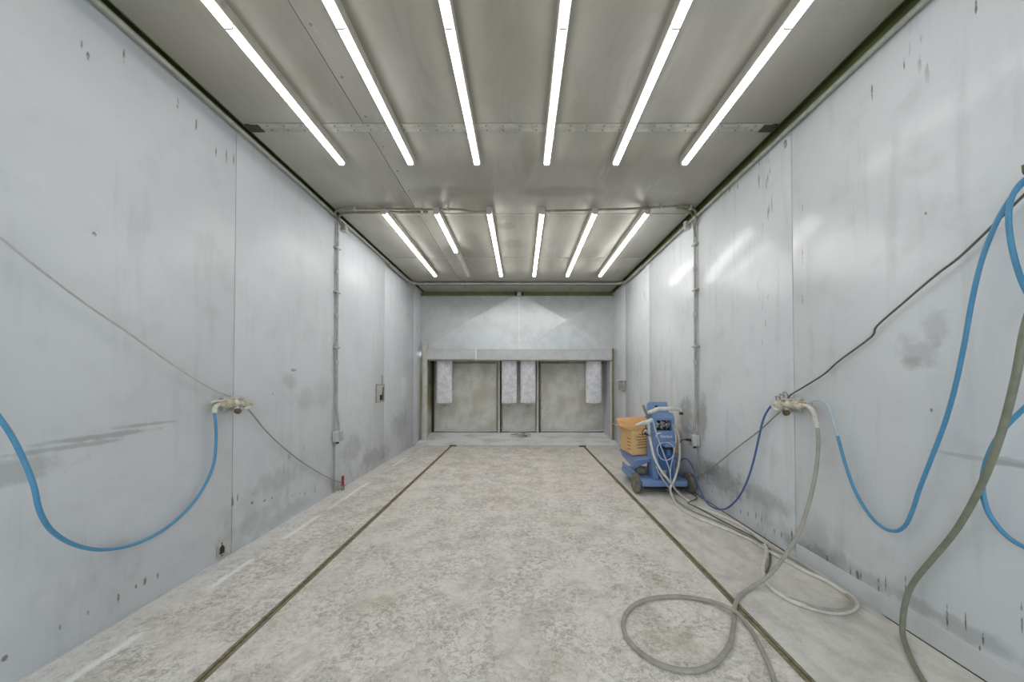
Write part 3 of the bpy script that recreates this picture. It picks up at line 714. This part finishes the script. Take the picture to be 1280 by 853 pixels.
# ------------------------------------------------------------------ manifolds and hoses
def manifold(P, sgn, u, v, lab, left):
    c = P(u, v, .05); xw = XL if left else XR; s = 1 if left else -1
    r = thing('air_manifold', lab, 'manifold', tuple(c))
    X = lambda o: xw+s*o
    L0, L1 = (c.y-.11, c.y+.16)
    MB().cyl((X(.055), L0, c.z+.01), (X(.055), L1, c.z+.012), .021, n=18, bev=.004).build('main_pipe', M['manifold'], r)
    for y in (L0+.06, c.y+.01, L1-.05):
        MB().lathe([(.026, 0), (.034, .006), (.034, .045), (.026, .051)], (X(.055), y-.025, c.z+.01), Vector((0, 1, 0)), 10).build('collar', M['manifold'], r)
    MB().bx(min(X(0), X(.03)), max(X(0), X(.03)), c.y-.05, c.y+.07, c.z-.05, c.z+.07, .006).build('mounting_plate', M['steel'], r)
    MB().tube([(X(.055), c.y+.03, c.z), (X(.06), c.y+.03, c.z-.03), (X(.07), c.y+.02, c.z-.055)], .018, 12, 5).build('drain_tee', M['manifold'], r)
    MB().lathe([(.012, 0), (.025, .003), (.025, .02), (.016, .026)], (X(.075), c.y+.02, c.z-.055), Vector((s, -.3, -.2)), 12).build('drain_plug', M['rust_dark'], r)
    MB().cyl((X(.06), c.y+.03, c.z+.01), (X(.06), c.y+.03, c.z+.055), .014, n=12).bx(min(X(.05), X(.07)), max(X(.05), X(.07)), c.y-.02, c.y+.10, c.z+.05, c.z+.06, .004).build('valve_lever', M['manifold'], r)
    MB().tube([(X(.05), L1-.02, c.z+.01), (X(.075), L1+.01, c.z), (X(.07), L1-.01, c.z-.035), (X(.06), L1-.06, c.z-.045)], .013, 10, 5).build('return_elbow', M['manifold'], r)
    if left: MB().tube([(X(.055), L0+.02, c.z+.01), (X(.058), L0-.02, c.z+.006), (X(.06), L0-.045, c.z-.015), (X(.06), L0-.052, c.z-.055)], .017, 12, 6).build('elbow', M['manifold'], r)
    MB().tube([(X(.03), L0+.12, c.z+.035), (X(.03), L0, c.z+.035), (X(.035), L0-.05, c.z+.03)], .011, 10, 4).build('stub', M['manifold'], r)
    return r, c, L0, L1
mL, cL, l0, l1 = manifold(wl, 1, 290, 506, 'chalky white air manifold on the seam of the left wall', True)
mR, cR, r0, r1 = manifold(wr, -1, 990, 508, 'chalky white air manifold on the seam of the right wall', False)
# copper stub and twisted wire ends on the right manifold
MB().tube([(XR-.05, r0+.05, cR.z+.02), (XR-.055, r0-.0, cR.z+.03), (XR-.055, r0-.04, cR.z+.035)], .0115, 10, 4).build('copper_stub', M['copper'], mR)
for k, (dy, dz) in enumerate(((.05, .10), (.09, .08), (.13, .06))):
    y = cR.y+dy; MB().tube([(XR-.04, y, cR.z+.02), (XR-.03, y+.02, cR.z+dz), (XR-.04, y+.045, cR.z+dz+.015), (XR-.03, y+.05, cR.z+dz-.02)], .004, 6, 5).build('wire_tail', M['cable_grey'], mR)

def hose(name, lab, pts, r, mat, cat='hose', n=12, group=None):
    return solo(MB().tube(pts, r, n, 7), name, M[mat], lab, cat, group, angle=60)
# left blue hose
Lh = [(267.5,514,.06),(269.5,530,.06),(270,552,.05),(267,580,.045),(256,607,.04),(237,634,.04),(207,661,.04),(170,680,.04),(130,687.5,.05),(95,682,.08),(66,665,.13),
      (50,640,.16),(42,607,.17),(28,572,.15),(8,535,.13),(-30,488,.10),(-90,440,.08),(-180,420,.06)]
hose('air_hose', 'blue air hose hanging in a deep curve from the left manifold', [wl(*p) for p in Lh], .0098, 'hose_blue')
hose('wall_cable', 'thin grey cable slanting up the left wall from the manifold', [wl(*p) for p in ((300,500,.03),(292,497,.025),(270,489,.03),(240,472,.05),(200,445,.05),(160,416,.06),(110,382,.06),(50,337,.07),(0,297,.06),(-60,250,.04),(-200,150,.02))], .0055, 'cable_pale', 'cable', 8)
hose('wall_cable', 'thin grey cable sagging from the left manifold down to the red valve', [wl(*p) for p in ((304,508,.04),(313,515,.03),(330,536,.035),(350,556,.035),(375,576,.035),(400,592,.035),(418,601,.035),(427,604,.045))], .0065, 'cable_grey', 'cable', 8)
# right side
hose('wall_cable', 'thin brown cable climbing the right wall from the manifold to the upper right', [wr(*p) for p in ((984,503,.03),(987,495,.03),(1003,485,.03),(1030,468,.025),(1048,452,.02),(1082,427,.02),(1092,418,.02),(1097,407,.025),(1130,378,.03),(1170,344,.035),(1200,321,.03),(1240,283,.03),(1280,244,.03),(1400,130,.02))], .006, 'cable_dark', 'cable', 8)
hose('wall_cable', 'thin grey cable slanting from the right manifold down behind the cart wheel', [wr(*p) for p in ((984,512,.04),(975,515,.03),(950,538,.03),(920,561,.03),(890,585,.03),(872,597,.03),(858,604,.03))], .0065, 'cable_grey', 'cable', 8)
nv = [wr(*p) for p in ((984,505,.05),(972,503,.05),(962,510,.05),(954,525,.05),(948,550,.05),(941,580,.05),(932,606,.045),(920,626,.04))]
nv += [wr(905,637,.05), wr(889,633,.06), wr(878,620,.07), wr(871,600,.07), wr(865,583,.07), wr(858,574,.07)]
nv += [dp(851,576,4.33), dp(847.5,588,4.36), dp(848,600,4.42)]
hose('air_hose', 'navy blue hose looping from the right manifold down and up to the cart wheel', nv, .0088, 'hose_navy')
bl = [(1012,500,.05),(1024,499,.05),(1034,506,.055),(1040,520,.055),(1047,545,.055),(1056,578,.05),(1068,612,.045),(1084,640,.04),(1101,658,.04),(1118,664.5,.04),(1131,658,.04),(1140,640,.045),
      (1150,610,.05),(1164,574,.05),(1180,532,.06),(1193,488,.07),(1205,432,.08),(1215,376,.08),(1227,326,.08),(1243,284,.08),(1260,253,.07),(1280,228,.05),(1310,208,.045)]
k = 6
rb = thing('air_hose', 'blue air hose with a powder-whitened end, hanging in a U from the right manifold', 'hose', tuple(wr(*bl[0])))
B = [wr(*p) for p in bl]; B[0] = Vector((XR-.055, r0-.03, cR.z+.034)); B[1] = wr(1023, 499.5, .052)
MB().tube(B[4:], .0095, 12, 7).build('hose_run', M['hose_blue'], rb)
MB().tube(B[:5], .0097, 12, 7).build('whitened_end', M['hose_pale'], rb)
co = [(1330,212,.03),(1300,214,.05),(1281,224,.07),(1267,242,.10),(1261,266,.11),(1263,298,.10),(1271,333,.09),(1284,366,.08),(1310,405,.06),(1330,440,.05),(1322,474,.06),(1283,508,.07),(1252,540,.07),(1234,574,.07),(1228,608,.065),(1235,640,.06),(1255,667,.05),(1282,685,.05),(1330,700,.04),(1400,705,.04)]
hose('air_hose', 'coiled blue air hose looping behind the thick grey-green hose at the right', [wr(*p) for p in co], .0095, 'hose_blue')
# wall hook holding the coil, just past the picture edge
c = wr(1318, 212, 0)
r = thing('hose_hook', 'steel hook on the right wall carrying the blue hose coil', 'hook', tuple(c))
MB().tube([(XR, c.y, c.z-.02), (XR-.10, c.y, c.z-.025), (XR-.13, c.y, c.z-.015), (XR-.135, c.y, c.z+.02)], .005, 10, 5).build('hook_rod', M['rust_dark'], r)
MB().bx(XR-.008, XR, c.y-.03, c.y+.03, c.z-.07, c.z+.05, .003).build('hook_plate', M['steel'], r)
gg = [wr(1345,230,.05), wr(1318,300,.10), wr(1298,356,.14), wr(1281,412,.16), wr(1270,470,.16), wr(1255,530,.15), wr(1237,583,.12), wr(1217,626,.08), wr(1193,666,.05), wr(1164,701,.03), wr(1143,727,.04), wr(1132,752,.06)]
gg += [fl(1128,788,.045), fl(1134,812,.014), fl(1146,838,.014), fl(1162,862,.014), fl(1200,905,.014), fl(1270,960,.014)]
hose('thick_hose', 'thick grey-green hose dropping down the right wall to the floor', gg, .0128, 'hose_green', n=14)
# grey powder hose: manifold to floor loop
gh = [wr(1001,506,.055), wr(1010,508,.06), dp(1017,516,2.41), dp(1022,535,2.385), dp(1022.5,565,2.375), dp(1018,600,2.36), dp(1008,640,2.33), dp(994,675,2.31), dp(965,716,2.29)]
gh += [fl(941,734,.014), fl(926,744,.013), fl(919,757,.013), fl(917.5,777,.013), fl(911,808,.013), fl(891,831,.013), fl(860,839,.013), fl(820,829,.013), fl(788,804,.013), fl(779,781,.013), fl(787,762,.013),
       fl(808,750,.013), fl(847,746,.013), fl(888,752,.018), fl(910,760,.036), fl(924,769,.032), fl(938,787,.013), fl(950,808,.013), fl(961,832,.013), fl(969,856,.013), fl(985,910,.013), fl(1010,1000,.013)]
rg = thing('powder_hose', 'grey hose falling from the right manifold into one big loop on the floor', 'hose', tuple(gh[0]))
MB().tube(gh[2:], .0128, 14, 7).build('hose_run', M['hose_grey'], rg)
MB().tube(gh[:4], .0165, 14, 7).build('whitened_end', M['hose_white'], rg)
MB().lathe([(.013, 0), (.0165, .004), (.0165, .03), (.013, .034)], gh[2], (gh[3]-gh[2]), 12).build('ferrule', M['steel'], rg)
# pale hoses from cart along the wall
zf = .0135
ha = [dp(812,546,4.16), dp(814,556,4.12), dp(818,572,4.08), dp(826,588,4.05), dp(837,602,4.0), fl(848,616,.04), fl(866,630,zf), fl(887,640,zf), fl(910,649,zf), fl(934,662,zf), fl(950,675,.03), fl(958,688,.045), fl(954,706,zf),
      fl(955,722,zf), fl(966,737,zf), fl(990,752,zf), fl(1023,763,zf), fl(1051,766,zf), fl(1067,761,zf), fl(1070,752,zf), fl(1058,739,zf), fl(1036,727,zf), fl(1010,716,zf), fl(985,703,zf), fl(962,690,zf), fl(940,676,zf), fl(915,665,zf), fl(890,655,zf), fl(866,645,zf), fl(848,633,zf), fl(840,620,.035), dp(838,610,4.0), dp(843,600,4.06), dp(848,582,4.13), dp(849.5,562,4.17), dp(848,545,4.22), dp(843,534,4.25)]
hose('powder_hose', 'pale hose from the cart making a long floor loop along the right wall', ha, .0148, 'hose_white')
hb_ = [dp(826,588,4.16), dp(828,596,4.1), fl(833,610,.05), fl(842,622,zf), fl(857,634,zf), fl(880,645,zf), fl(905,655,zf), fl(930,668,zf), fl(955,681,zf+.012), fl(975,691,zf), fl(1000,703,zf), fl(1025,714,zf), fl(1048,728,zf), fl(1063,742,zf), fl(1066,755,.035), fl(1052,763,.045), fl(1028,761,.045), fl(1000,753,.02), fl(986,748,zf)]
hose('powder_hose', 'slimmer grey hose lying inside the long floor loop by the right wall', hb_, .0095, 'hose_grey')
hose('floor_cable', 'thin dark cable curling between the pale hoses on the floor', [fl(*p) for p in ((852,612,.02),(862,611,.01),(869,616,.01),(871,623,.01),(860,629,.05),(870,634,.012),(900,650,.01),(935,668,.05),(950,677,.065),(961,684,.02),(963,694,.01),(962,706,.01),(958,716,.01))], .007, 'cable_dark', 'cable', 8)

# ------------------------------------------------------------------ the blue powder cart
cx, cy = 1.90, 4.17
ct = thing('powder_cart', 'blue wheeled powder spray cart with hoses beside the right wall', 'cart', (cx, cy+.3, 0))
MB().prism([(1.60, 4.14), (2.20, 4.14), (2.235, 4.2), (2.235, 4.86), (1.60, 4.92), (1.56, 4.86), (1.56, 4.28)], 'z', .10, .175, .012).build('base', M['blue'], ct)
MB().bx(1.66, 2.18, 4.2, 4.85, .055, .10, .006).build('underframe', M['blackp'], ct)
def wheel(x, y, r, w, par):
    mb = MB(); mb.lathe([(r*.55, -w*.5), (r*.86, -w*.5), (r*.97, -w*.38), (r, -w*.15), (r, w*.15), (r*.97, w*.38), (r*.86, w*.5), (r*.55, w*.5)], (x, y, r), Vector((1, 0, 0)), 36)
    t = mb.build('wheel', M['rubber'], par)
    MB().lathe([(.012, -w*.62), (r*.2, -w*.6), (r*.25, -w*.52), (r*.5, -w*.46), (r*.58, -w*.52), (r*.58, w*.52), (r*.5, w*.46), (r*.25, w*.52), (r*.2, w*.6), (.012, w*.62)], (x, y, r), Vector((1, 0, 0)), 28).build('hub', M['hub'], t)
wheel(1.545, 4.22, .132, .06, ct); wheel(2.262, 4.22, .132, .06, ct)
MB().cyl((1.53, 4.22, .132), (2.28, 4.22, .132), .012, n=12).build('axle', M['steel'], ct)
for x in (1.66, 2.16):
    wheel(x, 4.78, .05, .03, ct)
# column: two side walls, back, front with instrument opening
X0, X1, Yf, Yb = 1.775, 2.065, 4.20, 4.42
col = MB()
col.prism([(Yf, .175), (Yb, .175), (Yb, 1.04), (Yf+.05, 1.06), (Yf, 1.0)], 'x', X0, X0+.022, .004).build('column_side', M['blue'], ct)
MB().prism([(Yf, .175), (Yb, .175), (Yb, 1.04), (Yf+.05, 1.06), (Yf, 1.0)], 'x', X1-.022, X1, .004).build('column_side', M['blue'], ct)
MB().bx(X0+.02, X1-.02, Yb-.02, Yb, .175, 1.04).build('column_back', M['blue_dark'], ct)
zz = lambda v: H-(v-476.4)/390*Yf
mb = MB(); a, b_ = X0+.02, X1-.02
zo0, zo1 = zz(538.5), zz(525.5); zu = zz(556)
mb.bx(a, b_, Yf, Yf+.015, zu, zo0); mb.bx(a, a+.028, Yf, Yf+.015, zo0, zo1); mb.bx(b_-.022, b_, Yf, Yf+.015, zo0, zo1); mb.bx(a, b_, Yf, Yf+.015, zo1, 1.0)
mb.prism([(Yf, 1.0), (Yf+.015, 1.0), (Yf+.09, 1.055), (Yf+.075, 1.065)], 'x', a, b_)
fr = mb.build('front_panel', M['blue'], ct)
MB().bx(a, b_, Yf+.12, Yf+.13, zo0-.01, zo1+.01).build('instrument_bay', M['blackp'], ct)
MB().bx(a, b_, Yf+.06, Yf+.075, .175, zu+.02).build('lower_panel', M['blue_dark'], ct)
MB().bx(a, a+.05, Yf+.002, Yf+.06, .175, zu, .004).build('lower_flange', M['blue'], ct)
# gauges
for gx, gz, gr in ((a+.075, zo0+.06, .026), (a+.145, zo0+.085, .024), (a+.14, zo0+.032, .022), (a+.20, zo0+.06, .022)):
    gb = MB().lathe([(gr*.9, 0), (gr, .006), (gr, .07), (gr*.86, .076)], (gx, Yf+.12, gz), Vector((0, -1, 0)), 20).build('gauge', M['white_plastic'], ct)
    MB().lathe([(gr*.8, 0), (gr*.8, .003)], (gx, Yf+.0445, gz), Vector((0, -1, 0)), 18).build('gauge_rim', M['blackp'], gb)
    MB().box((gx, Yf+.039, gz+gr*.25), (.004, .003, gr*.9), .0, Matrix.Rotation(.5, 4, 'Y')).build('gauge_needle', M['red'], gb)
for k in range(3):
    MB().tube([(a+.03+.08*k, Yf+.09, zo1-.01), (a+.06+.07*k, Yf+.02, zo0+.08), (a+.04+.07*k, Yf+.06, zo0+.01)], .004, 8, 6).build('bay_tube', M['clear'], ct)
# lettering and swoosh on the front panel
cu = bpy.data.curves.new('lettering', 'FONT'); cu.body = 'Nordson'; cu.size = .056; cu.extrude = .0012; cu.align_x = 'LEFT'
tmp = bpy.data.objects.new('lettering_source', cu); C.objects.link(tmp); bpy.context.view_layer.update()
me = bpy.data.meshes.new_from_object(tmp.evaluated_get(bpy.context.evaluated_depsgraph_get()))
bpy.data.objects.remove(tmp)
wdt = max(v.co.x for v in me.vertices)
zt0 = zz(547.3)
me.transform(Matrix.Translation((X0+.095, Yf-.0015, zt0)) @ Matrix.Rotation(PI/2, 4, 'X') @ Matrix.Diagonal((.158/wdt, 1, 1, 1)))
me.transform(Matrix.Translation(-LOC[ct])); me.materials.clear(); me.materials.append(M['letter'])
o = bpy.data.objects.new('lettering', me); C.objects.link(o); o.parent = ct
mb = MB(); pts = []
for i in range(15):
    t = math.radians(60+150*i/14); pts.append((math.cos(t), math.sin(t), .016*math.sin(PI*i/14)+.002))
sc = Vector((X0+.092, Yf-.001, zt0+.025)); prev = None
for cx_, sx_, w in pts:
    p = sc+Vector((cx_*.055, 0, sx_*.04)); q = Vector((cx_, 0, sx_))*w*.5
    ring = [mb.bm.verts.new(p-q), mb.bm.verts.new(p+q), mb.bm.verts.new(p+q+Vector((0, -.002, 0))), mb.bm.verts.new(p-q+Vector((0, -.002, 0)))]
    if prev:
        for j in range(4): mb.bm.faces.new((prev[j], prev[(j+1) % 4], ring[(j+1) % 4], ring[j]))
    else: mb.bm.faces.new(ring)
    prev = ring
mb.bm.faces.new(list(reversed(prev))); mb.build('swoosh', M['letter'], ct)
# rounded pump cap under the lettering
xc = (836-AX)/390*4.17
mb = MB(); za = zz(557.5); Rz = .085; Rx = .082; prev = None; n = 16
poly = [(xc+Rx*math.cos(PI*i/n), za+Rz*math.sin(PI*i/n)) for i in range(n+1)]
mb.prism(poly, 'y', Yf-.085, Yf+.05, .008).build('pump_cap', M['blue'], ct)
MB().bx(xc-.07, xc+.07, Yf-.06, Yf+.05, za-.035, za+.0, .006).build('pump_body', M['blackp'], ct)
MB().lathe([(.03, 0), (.034, .01), (.03, .08), (.02, .1)], (xc, Yf-.01, za-.13), n=18).build('pump_throat', M['blue_dark'], ct)
# control head: tilted box on the column
hd = MB(); Z0 = 1.0
zh = lambda v, y: H-(v-476.4)/390*y
xa0, xa1 = (808.5-AX)/390*4.36, (836-AX)/390*4.36; xb0, xb1 = (811-AX)/390*4.45, (834-AX)/390*4.45
yb_, yt_ = 4.34, 4.46; z_0, z_1 = zh(520, 4.34), zh(502.5, 4.46)
vs = [hd.bm.verts.new(p) for p in ((xa0, yb_, z_0), (xa1, yb_, z_0), (xb1, yt_, z_1), (xb0, yt_, z_1), (xa0, yb_+.10, z_0-.04), (xa1, yb_+.10, z_0-.04), (xb1, yt_+.07, z_1-.02), (xb0, yt_+.07, z_1-.02))]
for f in ((0, 1, 2, 3), (7, 6, 5, 4), (0, 4, 5, 1), (1, 5, 6, 2), (2, 6, 7, 3), (3, 7, 4, 0)): hd.bm.faces.new([vs[i] for i in f])
bmesh.ops.bevel(hd.bm, geom=list(hd.bm.edges), offset=.008, segments=2, affect='EDGES')
hd.build('control_head', M['blue'], ct)
nv_ = Vector((0, -(z_1-z_0), yt_-yb_)).normalized()
cc = Vector(((xa0+xa1)/2+.005, (yb_+yt_)/2+.02, (z_0+z_1)/2+.03))
MB().lathe([(.022, 0), (.024, .004), (.016, .012)], cc-nv_*.004, nv_, 20).build('head_knob', M['blackp'], ct)
# handle bar with two grips
yh = 4.22; zhh = zh(512, 4.22)
MB().tube([(xa0+.02, 4.40, zhh-.09), (xa0+.0, 4.30, zhh-.05), (xa0+.03, yh, zhh-.02), (xa0+.085, yh-.03, zhh+.01), (xa0+.17, yh-.035, zhh+.012), (xa1-.01, yh-.03, zhh+.012)], .027, 14, 8).build('handle_bar', M['white_plastic'], ct)
MB().tube([(xa1+.02, yh-.0, zhh+.01), (xa1+.08, yh-.0, zhh-.005), (xa1+.10, yh+.0, zhh-.045)], .02, 12, 6).build('hook_grip', M['white_plastic'], ct)
MB().tube([(xa1+.10, yh+.0, zhh-.035), (xa1+.096, yh+.0, zhh-.07)], .024, 12, 1).build('grip_end', M['blackp'], ct)
MB().tube([dp(804, 507, 4.36), dp(806, 513, 4.32), dp(810, 521, 4.3)], .018, 12, 5).build('rear_grip', M['conduit_dark'], ct)
# fittings at the left of column
for k, (u, v) in enumerate(((810, 538), (812, 543), (809, 544), (813, 549), (806, 543))):
    p = dp(u, v, 4.2); MB().cyl(p, p+Vector((.04, .06, .012)), .014, .010, 12, .003).lathe([(.017, 0), (.017, .014)], p+Vector((.008, .012, .002)), Vector((.04, .06, .012)), 6).build('fitting', M['blackp'] if k % 2 == 0 else M['steel'], ct)
MB().tube([dp(803.5, 545, 4.19), dp(803, 540, 4.19), dp(806, 536.5, 4.2), dp(812, 536, 4.24)], .006, 8, 5).build('hook_wire', M['blackp'], ct)
# thin tubes and loop on the front
MB().tube([dp(816, 526, 4.17), dp(820, 541, 4.14), dp(826, 558, 4.12), dp(832, 574, 4.11), dp(837, 588, 4.1), dp(838.5, 604, 4.1)], .008, 8, 6).build('front_tube', M['clear'], ct)
lp = [(823, 568), (821.5, 561), (824, 556), (829, 553.5), (836, 554), (841, 558), (842.5, 565), (840, 572), (834, 575.5), (827, 574), (823, 568)]
MB().tube([dp(u, v, 4.09-.004*i) for i, (u, v) in enumerate(lp)], .006, 8, 6).build('tube_loop', M['clear'], ct)
MB().tube([dp(841, 531, 4.17), dp(845, 548, 4.15), dp(842, 568, 4.1), dp(838, 588, 4.09), dp(839, 606, 4.06)], .007, 8, 6).build('front_tube', M['clear'], ct)
MB().tube([dp(820, 583, 4.14), dp(824, 592, 4.12), dp(829, 600, 4.1), dp(836, 610, 4.08)], .009, 8, 6).build('front_tube', M['clear'], ct)
MB().bx(X0+.11, X0+.19, Yf+.03, Yf+.06, .20, .29, .005).build('info_plate', M['steel'], ct)
# tilted box tray
tr = MB()
T = lambda x, y, z: Vector((x, y, z))
outer = [T(1.545, 4.34, .37), T(1.62, 4.28, .42), T(1.80, 4.26, .435), T(1.80, 4.9, .46), T(1.54, 4.9, .44)]
lowr = [T(1.575, 4.36, .27), T(1.64, 4.31, .33), T(1.80, 4.30, .40), T(1.80, 4.9, .40), T(1.58, 4.9, .33)]
mbp = MB()
va = [mbp.bm.verts.new(p) for p in outer]; vb = [mbp.bm.verts.new(p) for p in lowr]
for i in range(5): mbp.bm.faces.new((va[i], va[(i+1) % 5], vb[(i+1) % 5], vb[i]))
mbp.bm.faces.new(va); mbp.bm.faces.new(list(reversed(vb)))
bmesh.ops.bevel(mbp.bm, geom=list(mbp.bm.edges), offset=.008, segments=2, affect='EDGES')
mbp.build('box_tray', M['blue'], ct)
MB().bx(1.80, 2.21, 4.45, 4.9, .38, .415, .006).build('tray_deck', M['blue_dark'], ct)
MB().cyl((1.70, 4.5, .17), (1.70, 4.5, .36), .03, n=14).build('tray_support', M['blackp'], ct)
MB().cyl((2.0, 4.68, .17), (2.0, 4.68, .39), .035, n=14).build('tray_support', M['blackp'], ct)
MB().lathe([(.04, -.07), (.055, -.06), (.055, .06), (.04, .07)], (1.70, 4.46, .225), Vector((1, 0, 0)), 20).build('vibrator_motor', M['conduit_dark'], ct)
MB().prism([(1.57, .175), (1.64, .175), (1.60, .235), (1.57, .255)], 'y', 4.34, 4.86, .006).build('side_guard', M['blue'], ct)
# spray gun resting in its holder: own thing
gp = [dp(797, 531, 4.17), dp(803, 529.5, 4.18), dp(810, 527.5, 4.2), dp(815, 525, 4.22)]
gn = thing('spray_gun', 'white powder spray gun lying in the holder at the left of the cart', 'spray gun', tuple(gp[1]))
MB().tube(gp[:3], (.020, .03), 14, 6).build('barrel', M['white_plastic'], gn)
MB().tube([dp(794.5, 532, 4.165), dp(797.5, 531, 4.17)], (.012, .018), 12, 1).build('nozzle', M['white_plastic'], gn)
MB().tube(gp[1:], (.03, .026), 14, 5).build('gun_body', M['white_plastic'], gn)
MB().tube([dp(810, 528, 4.2), dp(811, 535, 4.18), dp(811.5, 543, 4.17)], (.02, .017), 12, 5).build('pistol_grip', M['clear'], gn)
MB().tube([dp(807, 530, 4.19), dp(807.5, 535, 4.18), dp(809.5, 537, 4.175)], .005, 8, 4).build('trigger', M['blackp'], gn)

# ------------------------------------------------------------------ cardboard box on the tray
bxo = thing('cardboard_box', 'open cardboard box with raised flaps on the blue cart', 'box', (1.92, 4.7, .45))
R = Matrix.Translation((1.92, 4.70, .455)) @ Matrix.Rotation(math.radians(-3), 4, 'Y') @ Matrix.Rotation(math.radians(4), 4, 'Z')
def bbox(mb, c, d, rot=Matrix()): return mb.box((0, 0, 0), d, .001, R @ Matrix.Translation(c) @ rot)
w, d_, h, t = .68, .42, .34, .006
bbox(MB(), (0, -d_/2, h/2), (w, t, h)).build('front_wall', M['card'], bxo)
bbox(MB(), (0, d_/2, h/2), (w, t, h)).build('rear_wall', M['card'], bxo)
bbox(MB(), (-w/2, 0, h/2), (t, d_, h)).build('side_wall', M['card'], bxo)
bbox(MB(), (w/2, 0, h/2), (t, d_, h)).build('side_wall', M['card'], bxo)
bbox(MB(), (0, 0, t/2), (w, d_, t)).build('bottom', M['card_in'], bxo)
def flap(edge_c, dim, rot, off): bbox(MB(), Vector(edge_c), dim, rot @ Matrix.Translation(off)).build('flap', M['card_in'], bxo)
flap((-w/2, 0, h), (.20, d_, t), Matrix.Rotation(math.radians(28), 4, 'Y'), (-.10, 0, 0))
flap((0, d_/2, h), (w, .20, t), Matrix.Rotation(math.radians(38), 4, 'X'), (0, .10, 0))
flap((w/2, 0, h), (.20, d_, t), Matrix.Rotation(math.radians(-62), 4, 'Y'), (.05, 0, 0)) if False else None
flap((0, -d_/2, h), (w, .18, t), Matrix.Rotation(math.radians(205), 4, 'X'), (0, -.09, 0)) if False else None
mb = MB()
for z, x0, x1 in ((.29, -.24, -.08), (.255, -.28, -.06), (.215, -.28, -.10), (.18, -.26, -.05), (.145, -.28, -.14), (.10, -.27, -.04)):
    bbox(mb, ((x0+x1)/2, -d_/2-.0035, z), (x1-x0, .001, .010))
for x in (-.05, -.02): bbox(mb, (x, -d_/2-.0035, .30), (.012, .001, .05))
mb.build('printed_lines', M['print'], bxo)
mb = MB()
for z in (.07, .12, .17, .22): bbox(mb, (-w/2-.0035, -.1, z), (.001, .10, .012))
mb.build('printed_lines', M['print'], bxo)
# liner bag spilling over the box edge
mb = MB()
def bag(a, b_):
    q = Vector((-w/2+.02+(w-.04)*a, -d_/2+.02+(d_-.04)*b_, h-.09+.035*math.sin(a*9)*math.sin(b_*7)+.02*math.sin(a*23+b_*11)))
    return R @ q
mb.grid(24, 16, bag); mb.build('liner_bag', M['clear'], bxo)

# ------------------------------------------------------------------ light: the lamps, plus daylight through the open end behind the viewer
w = bpy.data.worlds.new('sky'); S.world = w; w.use_nodes = True
bg = w.node_tree.nodes['Background']; bg.inputs[0].default_value = (.85, .935, 1.0, 1); bg.inputs[1].default_value = 1.85
S.cycles.max_bounces = 10; S.cycles.diffuse_bounces = 8; S.cycles.glossy_bounces = 4
try:
    S.cycles.use_denoising = True; S.cycles.denoiser = 'OPENIMAGEDENOISE'
    S.cycles.sample_clamp_indirect = 6
except Exception: pass
